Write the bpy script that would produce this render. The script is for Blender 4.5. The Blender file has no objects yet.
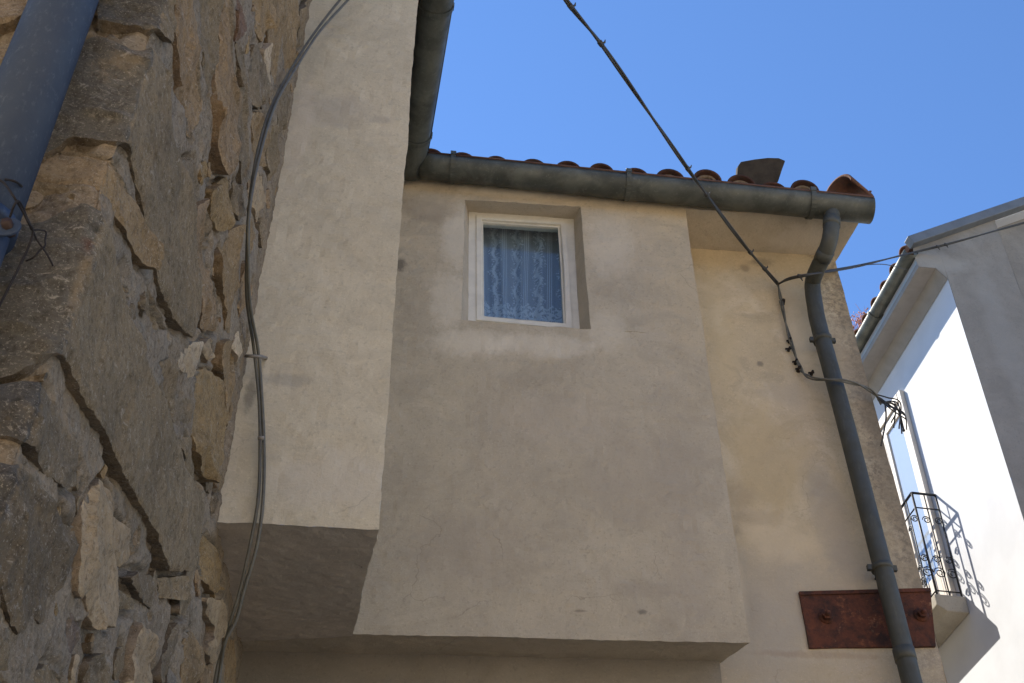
import bpy, bmesh, math, random
import numpy as np
from mathutils import Vector, Matrix
random.seed(7)
S = bpy.context.scene
COL = S.collection

# ------------------------------------------------------------------ camera, world, sun, exposure
FPX = 1286.0
PITCH = math.radians(41.7)
EYE = np.array([0.0, 0.0, 1.6])
cam_d = bpy.data.cameras.new("camera"); cam = bpy.data.objects.new("camera", cam_d); COL.objects.link(cam)
cam.location = EYE; cam.rotation_euler = (math.pi/2 + PITCH, 0, 0)
cam_d.sensor_width = 36.0; cam_d.lens = 36.0*FPX/1024.0; cam_d.clip_end = 2000
S.camera = cam
SUN_EL, SUN_AZ = math.radians(47), math.radians(-50)      # azimuth from +Y towards +X
W = bpy.data.worlds.new("World"); S.world = W; W.use_nodes = True
wn = W.node_tree.nodes; wl = W.node_tree.links
sky = wn.new("ShaderNodeTexSky"); sky.sky_type = 'NISHITA'; sky.sun_disc = False
sky.sun_elevation = SUN_EL; sky.sun_rotation = SUN_AZ
sky.air_density = 1.05; sky.dust_density = 0.0; sky.ozone_density = 10.0; sky.altitude = 300
wl.new(sky.outputs[0], wn["Background"].inputs[0]); wn["Background"].inputs[1].default_value = 0.072
sun_d = bpy.data.lights.new("sun", 'SUN'); sun_d.energy = 2.9; sun_d.angle = math.radians(0.5); sun_d.color = (1, .95, .86)
sun = bpy.data.objects.new("sun", sun_d); COL.objects.link(sun); sun.location = (-5, 5, 20)
sdir = Vector((math.sin(SUN_AZ)*math.cos(SUN_EL), math.cos(SUN_AZ)*math.cos(SUN_EL), math.sin(SUN_EL)))
sun.rotation_euler = sdir.to_track_quat('Z', 'Y').to_euler()
S.view_settings.view_transform = 'Standard'; S.view_settings.look = 'None'
S.view_settings.gamma = 1; S.view_settings.exposure = 1.76; S.view_settings.use_curve_mapping = False

# ------------------------------------------------------------------ survey helpers (photo point -> point on a wall plane)
_F = np.array([0, math.cos(PITCH), math.sin(PITCH)]); _U = np.array([0, -math.sin(PITCH), math.cos(PITCH)]); _R = np.array([1., 0, 0])
def ray(x, y): return FPX*_F + (x-512)*_R + (341.5-y)*_U
def atY(x, y, Y): r = ray(x, y); return EYE + r*Y/r[1]
def hit(x, y, pl):
    P0, n = pl; r = ray(x, y); return EYE + r*(((P0-EYE)@n)/(r@n))
def proj(P):
    d = np.asarray(P, float)-EYE; w = d@_F; return 512+FPX*(d@_R)/w, 341.5-FPX*(d@_U)/w
def azv(a): a = math.radians(a); return np.array([math.sin(a), math.cos(a), 0.])
def vplane(P0, a): d = azv(a); return (np.array(P0, float), np.array([d[1], -d[0], 0.]))   # normal to the right of the direction
def off(pl, k): return (pl[0]+k*pl[1], pl[1])
def zplane(z): return (np.array([0, 0, z]), np.array([0, 0, 1.]))

# ------------------------------------------------------------------ numeric noise
def _h(i, j, k):
    n = (i*374761393 + j*668265263 + k*2147483647 + 1013904223) & 0xffffffff
    n = ((n ^ (n >> 13))*1274126177) & 0xffffffff
    return ((n ^ (n >> 16)) & 0xffff)/65535.0
def vnoise(P):
    P = np.asarray(P, float); I = np.floor(P).astype(np.int64); f = P-I; f = f*f*(3-2*f)
    r = 0
    for a in (0, 1):
        for b in (0, 1):
            for c in (0, 1):
                w = (f[..., 0] if a else 1-f[..., 0])*(f[..., 1] if b else 1-f[..., 1])*(f[..., 2] if c else 1-f[..., 2])
                r = r+w*_h(I[..., 0]+a, I[..., 1]+b, I[..., 2]+c)
    return r*2-1
def fbm(P, o=4, g=.5):
    P = np.asarray(P, float); r = 0; a = 1; t = 0
    for k in range(o):
        r = r+a*vnoise(P*(2.03**k)+17.3*k); t += a; a *= g
    return r/t
def rough(V, amp=.008, sc=2.2, fine=.0028):
    V = np.asarray(V, float)
    d = np.stack([fbm(V*sc+q, 3) for q in (3.1, 51.7, 97.3)], -1)*amp
    d += np.stack([vnoise(V*28+q) for q in (13.1, 151.7, 197.3)], -1)*fine
    return V+d

# ------------------------------------------------------------------ materials
def mat(name):
    m = bpy.data.materials.new(name); m.use_nodes = True
    return m, m.node_tree.nodes, m.node_tree.links, m.node_tree.nodes["Principled BSDF"]
def N(nt, t, **kw):
    n = nt.nodes.new(t)
    for k, v in kw.items():
        if k in n.inputs.keys(): n.inputs[k].default_value = v
        else: setattr(n, k, v)
    return n
def tex(nt, scale, detail=4, rough_=.55, vec=None, dist=0.):
    n = N(nt, "ShaderNodeTexNoise", Scale=scale, Detail=detail, Roughness=rough_, Distortion=dist)
    nt.links.new(vec if vec is not None else pos(nt), n.inputs["Vector"]); return n.outputs["Fac"]
def pos(nt):
    g = nt.nodes.get("pos") or nt.nodes.new("ShaderNodeNewGeometry"); g.name = "pos"; return g.outputs["Position"]
def scaled(nt, s, vec=None, loc=(0, 0, 0)):
    m = N(nt, "ShaderNodeMapping"); m.inputs["Scale"].default_value = s; m.inputs["Location"].default_value = loc
    nt.links.new(vec if vec is not None else pos(nt), m.inputs["Vector"]); return m.outputs[0]
def ramp(nt, f, a, b, lo=0., hi=1.):
    n = N(nt, "ShaderNodeMapRange"); n.interpolation_type = 'SMOOTHSTEP'
    nt.links.new(f, n.inputs[0])
    for i, v in ((1, a), (2, b), (3, lo), (4, hi)): n.inputs[i].default_value = v
    return n.outputs[0]
def mth(nt, op, a, b=None):
    n = N(nt, "ShaderNodeMath"); n.operation = op
    for i, v in enumerate((a, b)):
        if v is None: continue
        if hasattr(v, "default_value"): nt.links.new(v, n.inputs[i])
        else: n.inputs[i].default_value = v
    return n.outputs[0]
def mix(nt, f, a, b, mode='MIX'):
    n = N(nt, "ShaderNodeMix"); n.data_type = 'RGBA'; n.blend_type = mode
    if hasattr(f, "default_value"): nt.links.new(f, n.inputs[0])
    else: n.inputs[0].default_value = f
    for i, v in ((6, a), (7, b)):
        if hasattr(v, "default_value"): nt.links.new(v, n.inputs[i])
        else: n.inputs[i].default_value = (*v, 1)
    return n.outputs[2]
def bump(nt, h, strength=.3, dist=.01, normal=None):
    n = N(nt, "ShaderNodeBump", Strength=strength, Distance=dist); nt.links.new(h, n.inputs["Height"])
    if normal is not None: nt.links.new(normal, n.inputs["Normal"])
    return n.outputs[0]
def blob(nt, c, P, r, amt=1., sc=18., wob=.6):
    """0..1 mask of an irregular patch round a wall point P"""
    v = N(nt, "ShaderNodeVectorMath"); v.operation = 'SUBTRACT'; nt.links.new(pos(nt), v.inputs[0]); v.inputs[1].default_value = P
    s = N(nt, "ShaderNodeVectorMath"); s.operation = 'DIVIDE'; nt.links.new(v.outputs[0], s.inputs[0]); s.inputs[1].default_value = r
    l = N(nt, "ShaderNodeVectorMath"); l.operation = 'LENGTH'; nt.links.new(s.outputs[0], l.inputs[0])
    d = mth(nt, 'ADD', l.outputs["Value"], mth(nt, 'MULTIPLY', mth(nt, 'SUBTRACT', tex(nt, sc, 7, .68), .5), wob*2.6))
    return ramp(nt, d, 1.3, .45, 0, amt)

def plaster(name, c, warm=None, dark=.82, patches=(), zones=(), crack=.5, grain=.6):
    m, n, l, b = mat(name); nt = m.node_tree
    n1 = tex(nt, .9, 5, .6, dist=.6); n2 = tex(nt, 4.5, 6, .62, dist=.4); n3 = tex(nt, 60, 3, .6); n4 = tex(nt, 260, 2, .5)
    col = mix(nt, ramp(nt, n1, .35, .68), c, tuple(v*dark for v in c))
    if warm: col = mix(nt, ramp(nt, tex(nt, 1.7, 5, .6, scaled(nt, (1, 1, .7), loc=(4, 2, 1))), .42, .66, 0, .8), col, warm)
    for z in zones: col = z(nt, col)
    col = mix(nt, ramp(nt, n2, .38, .72, 0, .35), col, tuple(v*.72 for v in c))
    col = mix(nt, ramp(nt, tex(nt, 11, 5, .7), .55, .78, 0, .3), col, tuple(min(1, v*1.25) for v in c))
    # faint runs of rain water
    col = mix(nt, ramp(nt, tex(nt, 1, 5, .6, scaled(nt, (9, 9, .55))), .55, .8, 0, .28), col, tuple(v*.7 for v in c))
    col = mix(nt, ramp(nt, n3, .54, .72, 0, .45), col, tuple(v*.62 for v in c))
    col = mix(nt, ramp(nt, tex(nt, 120, 3, .7, scaled(nt, (1, 1, 1), loc=(2, 5, 9))), .56, .7, 0, .4), col, tuple(min(1, v*1.3) for v in c))
    col = mix(nt, ramp(nt, tex(nt, 2.6, 7, .7, scaled(nt, (1, 1, 1.5), loc=(8, 5, 1)), .8), .46, .64, 0, .4), col, tuple(v*.72 for v in c))
    col = mix(nt, ramp(nt, n4, .60, .78, 0, .45), col, tuple(v*.6 for v in c))
    for P, r, pc, a, sc in patches: col = mix(nt, blob(nt, None, P, r, a, sc), col, pc)
    if crack:
        vv = N(nt, "ShaderNodeTexVoronoi"); vv.feature = 'DISTANCE_TO_EDGE'; vv.inputs["Scale"].default_value = 1.25
        w = N(nt, "ShaderNodeTexNoise", Scale=3.5, Detail=5.); l.new(pos(nt), w.inputs[0])
        a = N(nt, "ShaderNodeVectorMath"); a.operation = 'MULTIPLY_ADD'; l.new(w.outputs["Color"], a.inputs[0]); a.inputs[1].default_value = (.5, .5, .5); l.new(pos(nt), a.inputs[2])
        l.new(a.outputs[0], vv.inputs["Vector"])
        cm = mth(nt, 'MULTIPLY', ramp(nt, vv.outputs["Distance"], .0045, .0015), ramp(nt, tex(nt, 1.6, 3), .55, .63, 0, crack))
        col = mix(nt, cm, col, tuple(v*.35 for v in c))
    l.new(col, b.inputs["Base Color"]); b.inputs["Roughness"].default_value = .95; b.inputs["Specular IOR Level"].default_value = .15
    h = mth(nt, 'ADD', mth(nt, 'MULTIPLY', n2, .9), mth(nt, 'ADD', mth(nt, 'MULTIPLY', n3, .35), mth(nt, 'MULTIPLY', n4, .12)))
    l.new(bump(nt, h, grain, .012), b.inputs["Normal"])
    return m
def metal(name, c, c2, rough_=.5, metallic=.6, rust=None, ra=.5, sc=6, stretch=(1, 1, 1)):
    m, n, l, b = mat(name); nt = m.node_tree
    v = scaled(nt, stretch)
    col = mix(nt, ramp(nt, tex(nt, sc, 6, .65, v, .5), .35, .68), c, c2)
    col = mix(nt, ramp(nt, tex(nt, sc*12, 3, .6, v), .55, .75, 0, .5), col, tuple(x*1.35 for x in c2))
    if rust: col = mix(nt, ramp(nt, tex(nt, sc*.9, 6, .7, scaled(nt, stretch, loc=(5, 3, 2))), .56, .68, 0, ra), col, rust)
    l.new(col, b.inputs["Base Color"]); b.inputs["Metallic"].default_value = metallic
    l.new(ramp(nt, tex(nt, sc*3, 4), .3, .7, rough_-.1, rough_+.12), b.inputs["Roughness"])
    l.new(bump(nt, tex(nt, sc*5, 4), .12, .004), b.inputs["Normal"])
    return m
def simple(name, c, rough_=.6, metallic=0., var=.2, sc=30, bmp=.1):
    m, n, l, b = mat(name); nt = m.node_tree
    l.new(mix(nt, ramp(nt, tex(nt, sc, 5, .6), .35, .7), c, tuple(v*(1-var) for v in c)), b.inputs["Base Color"])
    b.inputs["Roughness"].default_value = rough_; b.inputs["Metallic"].default_value = metallic
    if bmp: l.new(bump(nt, tex(nt, sc*2, 4), bmp, .004), b.inputs["Normal"])
    return m

# ------------------------------------------------------------------ object helpers
def tag(o, label=None, cat=None, group=None, kind=None):
    if label: o["label"] = label
    if cat: o["category"] = cat
    if group: o["group"] = group
    if kind: o["kind"] = kind
    return o
def thing(name, label, cat, loc=(0, 0, 0), group=None):
    o = bpy.data.objects.new(name, None); COL.objects.link(o); o.location = Vector(loc); o.empty_display_size = .2
    return tag(o, label, cat, group)
def root_loc(p):
    v = Vector((0, 0, 0))
    while p is not None: v += p.location; p = p.parent
    return v
class MB:
    """collects shapes in world coordinates, linked as one mesh object"""
    def __init__(s): s.v = []; s.f = []; s.sm = []
    def add(s, V, Fs, smooth=False):
        o = len(s.v); s.v += [tuple(map(float, p)) for p in V]; s.f += [tuple(i+o for i in f) for f in Fs]; s.sm += [smooth]*len(Fs)
    def quad(s, a, b, c, d, step=.05, fn=None):
        """subdivided quad a-b-c-d"""
        a, b, c, d = map(lambda p: np.array(p, float), (a, b, c, d))
        nu = max(1, int(round(max(np.linalg.norm(b-a), np.linalg.norm(c-d))/step))); nv = max(1, int(round(max(np.linalg.norm(d-a), np.linalg.norm(c-b))/step)))
        u = np.linspace(0, 1, nu+1)[None, :, None]; v = np.linspace(0, 1, nv+1)[:, None, None]
        P = ((1-u)*(1-v)*a+u*(1-v)*b+u*v*c+(1-u)*v*d).reshape(-1, 3)
        if fn: P = fn(P)
        k = nu+1
        s.add(P, [(j*k+i, j*k+i+1, (j+1)*k+i+1, (j+1)*k+i) for j in range(nv) for i in range(nu)])
    def box(s, o, ex, ey, ez):
        """box from corner o along three edge vectors"""
        o, ex, ey, ez = (np.array(q, float) for q in (o, ex, ey, ez))
        V = [o+i*ex+j*ey+k*ez for k in (0, 1) for j in (0, 1) for i in (0, 1)]
        s.add(V, [(0, 2, 3, 1), (4, 5, 7, 6), (0, 1, 5, 4), (2, 6, 7, 3), (0, 4, 6, 2), (1, 3, 7, 5)])
    def tube(s, pts, r, n=8, caps=True, wob=0.):
        pts = [np.array(p, float) for p in pts]; rs = r if hasattr(r, '__len__') else [r]*len(pts)
        V = []; Fs = []; up = None
        for i, p in enumerate(pts):
            t = (pts[min(i+1, len(pts)-1)]-pts[max(i-1, 0)]); t /= max(1e-9, np.linalg.norm(t))
            if up is None:
                up = np.array([0, 0, 1.]) if abs(t[2]) < .9 else np.array([0, 1., 0])
            a = up-t*(up@t); a /= np.linalg.norm(a); up = a; b = np.cross(t, a)
            for k in range(n):
                q = 2*math.pi*k/n; rr = rs[i]*(1+wob*random.uniform(-1, 1)); V.append(p+rr*(math.cos(q)*a+math.sin(q)*b))
        for i in range(len(pts)-1):
            for k in range(n): Fs.append((i*n+k, i*n+(k+1) % n, (i+1)*n+(k+1) % n, (i+1)*n+k))
        if caps: Fs += [tuple(range(n-1, -1, -1)), tuple((len(pts)-1)*n+k for k in range(n))]
        s.add(V, Fs, True)
    def prism(s, poly, d):
        """polygon (3D points) extruded by vector d"""
        n = len(poly); P = [np.array(p, float) for p in poly]; d = np.array(d, float)
        s.add(P+[p+d for p in P], [tuple(range(n)), tuple(range(2*n-1, n-1, -1))]+[(i, i+n, (i+1) % n+n, (i+1) % n) for i in range(n)])
    def build(s, name, m, parent=None, bevel=0., weld=True, label=None):
        me = bpy.data.meshes.new(name); r = root_loc(parent)
        me.from_pydata([(p[0]-r.x, p[1]-r.y, p[2]-r.z) for p in s.v], [], s.f)
        me.polygons.foreach_set("use_smooth", s.sm)
        me.materials.append(m)
        bm = bmesh.new(); bm.from_mesh(me)
        if weld: bmesh.ops.remove_doubles(bm, verts=bm.verts, dist=.0004)
        bmesh.ops.recalc_face_normals(bm, faces=bm.faces)
        bm.to_mesh(me); bm.free()
        o = bpy.data.objects.new(name, me); COL.objects.link(o)
        if parent is not None: o.parent = parent
        if bevel:
            md = o.modifiers.new("bevel", 'BEVEL'); md.width = bevel; md.segments = 2; md.limit_method = 'ANGLE'; md.angle_limit = math.radians(40)
        if label: o["label"] = label
        return o
def spline(pts, n=12):
    P = [np.array(p, float) for p in pts]; P = [2*P[0]-P[1]]+P+[2*P[-1]-P[-2]]; out = []
    for i in range(1, len(P)-2):
        for k in range(n):
            t = k/n; a, b, c, d = P[i-1:i+3]
            out.append(.5*((2*b)+(-a+c)*t+(2*a-5*b+4*c-d)*t*t+(-a+3*b-3*c+d)*t**3))
    out.append(P[-2]); return out
Zv = np.array([0, 0, 1.])

# ------------------------------------------------------------------ ground
m_ground, n, l, b = mat("paving"); nt = m_ground.node_tree
bk = N(nt, "ShaderNodeTexBrick", Scale=1.0); l.new(pos(nt), bk.inputs["Vector"])
bk.inputs["Color1"].default_value = (.62, .54, .42, 1); bk.inputs["Color2"].default_value = (.54, .47, .365, 1); bk.inputs["Mortar"].default_value = (.15, .13, .11, 1)
bk.inputs["Mortar Size"].default_value = .012; bk.inputs["Brick Width"].default_value = .4; bk.inputs["Row Height"].default_value = .25
l.new(mix(nt, ramp(nt, tex(nt, 1.5, 5), .4, .7, 0, .4), bk.outputs["Color"], (.52, .44, .33)), b.inputs["Base Color"]); b.inputs["Roughness"].default_value = .9
g = MB(); g.quad((-300, -300, 0), (300, -300, 0), (300, 300, 0), (-300, 300, 0), 60)
tag(g.build("ground", m_ground), kind="structure")

# ------------------------------------------------------------------ unseen house across the street, added to bounce warm light onto shaded walls
m_och = simple("ochre_render", (.76, .63, .46), .95, 0, .15, 1.2, .2)
m_shut = simple("brown_shutter", (.16, .09, .05), .7, 0, .2, 8, .1)
opp = thing("added_ochre_house", "unseen ochre house behind the viewer, added to bounce warm light", "house", (0, -6.5, 0))
g = MB(); g.box((-14, -6.5, 0), (30, 0, 0), (0, -7, 0), (0, 0, 7.4)); g.build("wall", m_och, opp)
g = MB(); g.prism([(-14.4, -6.1, 7.4), (-14.4, -10, 8.9), (-14.4, -13.9, 7.4)], (30.8, 0, 0)); g.build("roof", m_shut, opp)
for wx in (-11, -7, -3, 1, 5, 9, 13):
    for wz in (1.0, 4.3):
        g = MB(); g.box((wx, -6.498, wz), (.95, 0, 0), (0, .06, 0), (0, 0, 1.5)); g.build("window", m_shut, opp)

# ================================================================== PLASTERED HOUSE: planes
P_BAY = vplane(atY(550, 400, 5.0), 85.5)           # outward normal points to the street
nb = P_BAY[1]; db = azv(85.5)
P_WALL = off(P_BAY, -.31)
P_LOW = off(P_BAY, -.27)
ad = azv(-12)                                       # the direction the house runs back
bayBL, bayBR, bayTR = hit(353, 635, P_BAY), hit(750, 643, P_BAY), hit(685, 208, P_BAY)
sofR = hit(861, 220, P_BAY)
ZS = .5*(bayTR[2]+sofR[2])                          # soffit level
bayTR[2] = ZS; sofR[2] = ZS
base = np.array([.8, 5.4, 0])
house = thing("plaster_house", "beige plastered house with a projecting bay, small white window and tiled eaves", "house", base)

# materials of the house
winC = hit(528, 265, P_BAY)
def bay_zone(nt, col):
    sx = N(nt, "ShaderNodeSeparateXYZ"); nt.links.new(pos(nt), sx.inputs[0])
    z = mth(nt, 'ADD', sx.outputs[2], mth(nt, 'MULTIPLY', mth(nt, 'SUBTRACT', tex(nt, 2.4, 6, .62, dist=.8), .5), 1.3))
    col = mix(nt, ramp(nt, z, 6.35, 6.95, 0, .85), col, (.57, .465, .325))
    x = mth(nt, 'ADD', sx.outputs[0], mth(nt, 'MULTIPLY', mth(nt, 'SUBTRACT', tex(nt, 3.1, 6, .62), .5), .5))
    m2 = mth(nt, 'MULTIPLY', ramp(nt, x, .62, .95, 0, .55), ramp(nt, z, 5.4, 6.6))
    return mix(nt, m2, col, (.58, .46, .29))
LP = (.72, .64, .51)
bp = []
for (x, y, rx, rz, c, a, sc) in ((458, 232, .10, .28, LP, .55, 14), (450, 300, .12, .22, LP, .5, 14), (470, 342, .22, .10, LP, .5, 12), (540, 345, .30, .09, LP, .45, 12), (610, 240, .13, .30, LP, .32, 12),
                                 (605, 330, .12, .14, LP, .3, 12), (520, 192, .36, .05, LP, .5, 14), (426, 205, .10, .10, LP, .3, 12), (428, 210, .16, .12, (.33, .26, .18), .5, 9), (400, 265, .035, .055, (.20, .17, .13), .95, 30), (642, 612, .022, .013, (.17, .15, .115), .7, 60), (580, 611, .03, .007, (.2, .17, .13), .6, 60),
                                 (645, 590, .15, .05, (.33, .28, .22), .35, 20), (470, 550, .3, .22, (.37, .31, .24), .4, 6), (640, 480, .4, .3, (.39, .33, .255), .45, 5), (560, 420, .35, .2, (.51, .43, .33), .4, 6), (690, 560, .1, .5, (.40, .34, .265), .4, 6)):
    bp.append((tuple(hit(x, y, P_BAY)), (rx, .3, rz), c, a, sc))
m_bay = plaster("bay_plaster", (.50, .425, .315), (.53, .45, .325), .86, bp, (bay_zone,), crack=.35)
wp = []
for (x, y, rx, rz, c, a, sc) in ((762, 262, .07, .04, (.22, .19, .14), .55, 50), (745, 268, .03, .03, (.24, .2, .15), .6, 60), (760, 364, .02, .02, (.2, .17, .13), .7, 50), (900, 470, .16, 1.0, (.20, .165, .12), .6, 7), (870, 380, .13, .6, (.21, .175, .13), .55, 8),
                                 (800, 600, .5, .3, (.42, .36, .28), .6, 5), (700, 560, .2, .4, (.45, .39, .31), .6, 4), (800, 330, .12, .35, (.62, .53, .38), .6, 5), (830, 520, .12, .3, (.40, .34, .26), .6, 6), (780, 540, .2, .15, (.64, .52, .35), .6, 6), (738, 495, .13, .09, (.38, .30, .20), .5, 6), (752, 517, .18, .05, (.38, .30, .21), .4, 7), (730, 530, .07, .05, (.33, .27, .19), .5, 9), (815, 480, .10, .14, (.36, .32, .26), .5, 6), (850, 560, .12, .14, (.38, .33, .26), .5, 6), (785, 395, .13, .1, (.46, .39, .30), .5, 6), (735, 600, .06, .3, (.62, .52, .37), .6, 6), (840, 350, .05, .25, (.38, .31, .22), .5, 8), (760, 640, .3, .25, (.42, .37, .3), .5, 6), (770, 460, .22, .4, (.5, .38, .21), .5, 5), (720, 330, .1, .5, (.53, .42, .25), .4, 5), (820, 655, .35, .02, (.3, .2, .12), .3, 20)):
    wp.append((tuple(hit(x, y, P_WALL)), (rx, .3, rz), c, a, sc))
def corner_zone(nt, col):
    sx = N(nt, "ShaderNodeSeparateXYZ"); nt.links.new(pos(nt), sx.inputs[0])
    dt = N(nt, "ShaderNodeVectorMath"); dt.operation = 'DOT_PRODUCT'; nt.links.new(pos(nt), dt.inputs[0]); dt.inputs[1].default_value = tuple(db)
    e = mth(nt, 'ADD', dt.outputs["Value"], mth(nt, 'MULTIPLY', sx.outputs[2], float(-(slope@db)*-1)))
    e = mth(nt, 'ADD', e, -float(wallBR@db))
    e = mth(nt, 'ADD', e, mth(nt, 'MULTIPLY', mth(nt, 'SUBTRACT', tex(nt, 4, 6, .7), .5), .32))
    col = mix(nt, ramp(nt, tex(nt, 2.0, 8, .66, scaled(nt, (1, 1, .8), loc=(6, 1, 3)), .9), .50, .62, 0, .55), col, (.70, .60, .44))
    col = mix(nt, ramp(nt, tex(nt, 3.0, 8, .68, scaled(nt, (1, 1, 1.4), loc=(2, 4, 9)), .9), .52, .64, 0, .5), col, (.40, .325, .225))
    m1 = ramp(nt, e, -.24, -.06, 0, .8); sp = ramp(nt, tex(nt, 34, 5, .75), .42, .6, .25, 1)
    col = mix(nt, mth(nt, 'MULTIPLY', m1, sp), col, (.15, .125, .095))
    z = mth(nt, 'ADD', sx.outputs[2], mth(nt, 'MULTIPLY', mth(nt, 'SUBTRACT', tex(nt, 1.8, 6, .62), .5), 1.6))
    return mix(nt, ramp(nt, z, 5.3, 4.5, 0, .5), col, (.40, .355, .29))
cT = hit(836, 262, P_WALL); cB = hit(948, 683, P_WALL); slope = (cB-cT)/(cT[2]-cB[2])
wallBR = cT+slope*cT[2]; wallBR[2] = 0
m_wall = plaster("wall_plaster", (.63, .505, .325), (.52, .43, .31), .78, wp, (corner_zone,), crack=.25)
m_low = plaster("lower_plaster", (.31, .275, .225), None, .85, crack=.2)  # shade beneath the bay put into a darker base colour
m_sof = plaster("soffit_plaster", (.54, .455, .335), None, .85, [(tuple(hit(800, 240, zplane(ZS))), (.2, .12, .2), (.6, .52, .41), .6, 7)], crack=.2)
blkR_top = None

# --- main wall: the recessed wall right of the bay, down to the street, with the end wall
zt = ZS
cT = hit(836, 262, P_WALL); cB = hit(948, 683, P_WALL); slope = (cB-cT)/(cT[2]-cB[2])
wallTR = cT+slope*(cT[2]-ZS); wallBR = cT+slope*cT[2]; wallBR[2] = 0
wxL = hit(640, 400, P_WALL); 
wallBL = np.array([wxL[0], wxL[1], 0.]); wallTL = wallBL.copy(); wallTL[2] = ZS
mb = MB()
mb.quad(wallBL, wallBR, wallTR, wallTL, .06, rough)
mb.quad(wallBR, wallBR+ad*7, wallTR+ad*7, wallTR, .12, rough)                   # end wall
zlow = 4.6
lowR = hit(721, 672, P_LOW); lowR[2] = 0
lowL = lowR-db*2.9
lowRt = lowR.copy(); lowRt[2] = zlow; lowLt = lowL.copy(); lowLt[2] = zlow
mb2 = MB(); mb2.quad(lowL, lowR, lowRt, lowLt, .06, rough); mb2.quad(lowR, lowR-nb*.06, lowRt-nb*.06, lowRt, .06, rough)
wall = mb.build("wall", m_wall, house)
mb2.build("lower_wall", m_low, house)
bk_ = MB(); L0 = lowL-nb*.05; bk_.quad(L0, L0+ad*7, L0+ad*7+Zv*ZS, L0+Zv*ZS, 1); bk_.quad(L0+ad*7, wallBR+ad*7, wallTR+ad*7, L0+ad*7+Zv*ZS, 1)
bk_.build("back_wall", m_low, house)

# --- bay: front with the window opening, right cheek, sloping underside
RV = dict(TL=hit(465, 199.5, P_BAY), TR=hit(580.3, 206.5, P_BAY), BR=hit(591, 329.8, P_BAY), BL=hit(461.5, 320.5, P_BAY))
topz = ZS+.17
def grow(p, z): q = p.copy(); q[2] = z; return q
bTL = grow(bayBL-db*.25, topz); bTR = grow(bayTR+(bayTR-bayBR)*.17/(bayTR[2]-bayBR[2]), topz); bBL = bayBL-db*.1
mb = MB()
def lerp(a, b, t): return a+(b-a)*t
tt = (RV['TL'][2]-bayBL[2])/(topz-bayBL[2]); tb = (RV['BL'][2]-bayBL[2])/(topz-bayBL[2])
tr = (RV['TR'][2]-bayBR[2])/(topz-bayBR[2]); tbr = (RV['BR'][2]-bayBR[2])/(topz-bayBR[2])
Lt, Lb, Rt, Rb = lerp(bBL, bTL, tt), lerp(bBL, bTL, tb), lerp(bayBR, bTR, tr), lerp(bayBR, bTR, tbr)
st = .022
mb.quad(bBL, bayBR, Rb, Lb, st, rough)
mb.quad(Lb, RV['BL'], RV['TL'], Lt, st, rough); mb.quad(RV['BR'], Rb, Rt, RV['TR'], st, rough)
mb.quad(RV['BL'], RV['BR'], RV['BR'], RV['BL'], st) if False else None
# strips that close between the straight rows and the slightly crooked opening
mb.quad(Lb, Rb, RV['BR'], RV['BL'], st, rough); mb.quad(RV['TL'], RV['TR'], Rt, Lt, st, rough)
mb.quad(Lt, Rt, bTR, bTL, st, rough)
ckB = bayBR-nb*.31; ckT = bTR-nb*.31
uz = hit(560, 660, P_WALL)[2]
ckB2 = hit(722, 660, P_LOW)-nb*.03; 
mb.quad(bayBR, ckB2, grow(ckT, topz), bTR, st, rough)
# underside
ub_l = ckB2-db*1.75; ub_l[2] = hit(300, 652, P_LOW)[2]
mb.quad(bBL-db*1.0, bayBR, ckB2, ub_l-db*.4, st, rough)
bay = mb.build("bay", m_bay, house)

# --- eave: boxed overhang right of the bay (soffit, front, sloping end)
soB = [hit(686, 247, zplane(ZS)), hit(834, 263.5, zplane(ZS))]
mb = MB()
sL = bayTR-db*.06; bL = wallTL-db*.02
bRr = soB[1]-nb*.03
mb.quad(sL, sofR, bRr, np.array([sL[0]-nb[0]*.36, sL[1]-nb[1]*.36, ZS]), .05, rough)
eT = sofR+Zv*.17
mb.quad(sL, sofR, eT, sL+Zv*.17, .05, rough)
mb.quad(sofR, bRr, bRr+Zv*.17, eT, .05, rough)
mb.quad(bRr-db*.02, bRr+ad*6.7, bRr+ad*6.7+Zv*.17, bRr-db*.02+Zv*.17, .3)
mb.build("eave", m_sof, house)

# --- window: reveal lining, frame, sash, pane
DEP = .13
def inn(p, d=DEP): return p-nb*d
FR = dict(TL=hit(470, 212.6, off(P_BAY, -DEP)), TR=hit(571.6, 219.6, off(P_BAY, -DEP)), BR=hit(579.6, 329.3, off(P_BAY, -.05)), BL=hit(470, 319.8, off(P_BAY, -.05)))
FR['BR'] = hit(579.6, 329.3, off(P_BAY, -.075)); FR['BL'] = hit(470, 319.6, off(P_BAY, -.075))
FR['BR'] = FR['BR']-nb*(DEP-.075); FR['BL'] = FR['BL']-nb*(DEP-.075)
m_rev = plaster("reveal_plaster", (.55, .47, .36), None, .9, crack=0)
m_frame = simple("cream_paint", (.72, .68, .58), .45, 0, .12, 14, .05)
wnd = MB()
k4 = ['TL', 'TR', 'BR', 'BL']
for i in range(4):
    a, b2 = k4[i], k4[(i+1) % 4]
    wnd.quad(RV[a], RV[b2], FR[b2]-nb*.02, FR[a]-nb*.02, .035, rough)
window = wnd.build("window", m_rev, house, label="small square window with cream frame in a plastered reveal")
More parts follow.
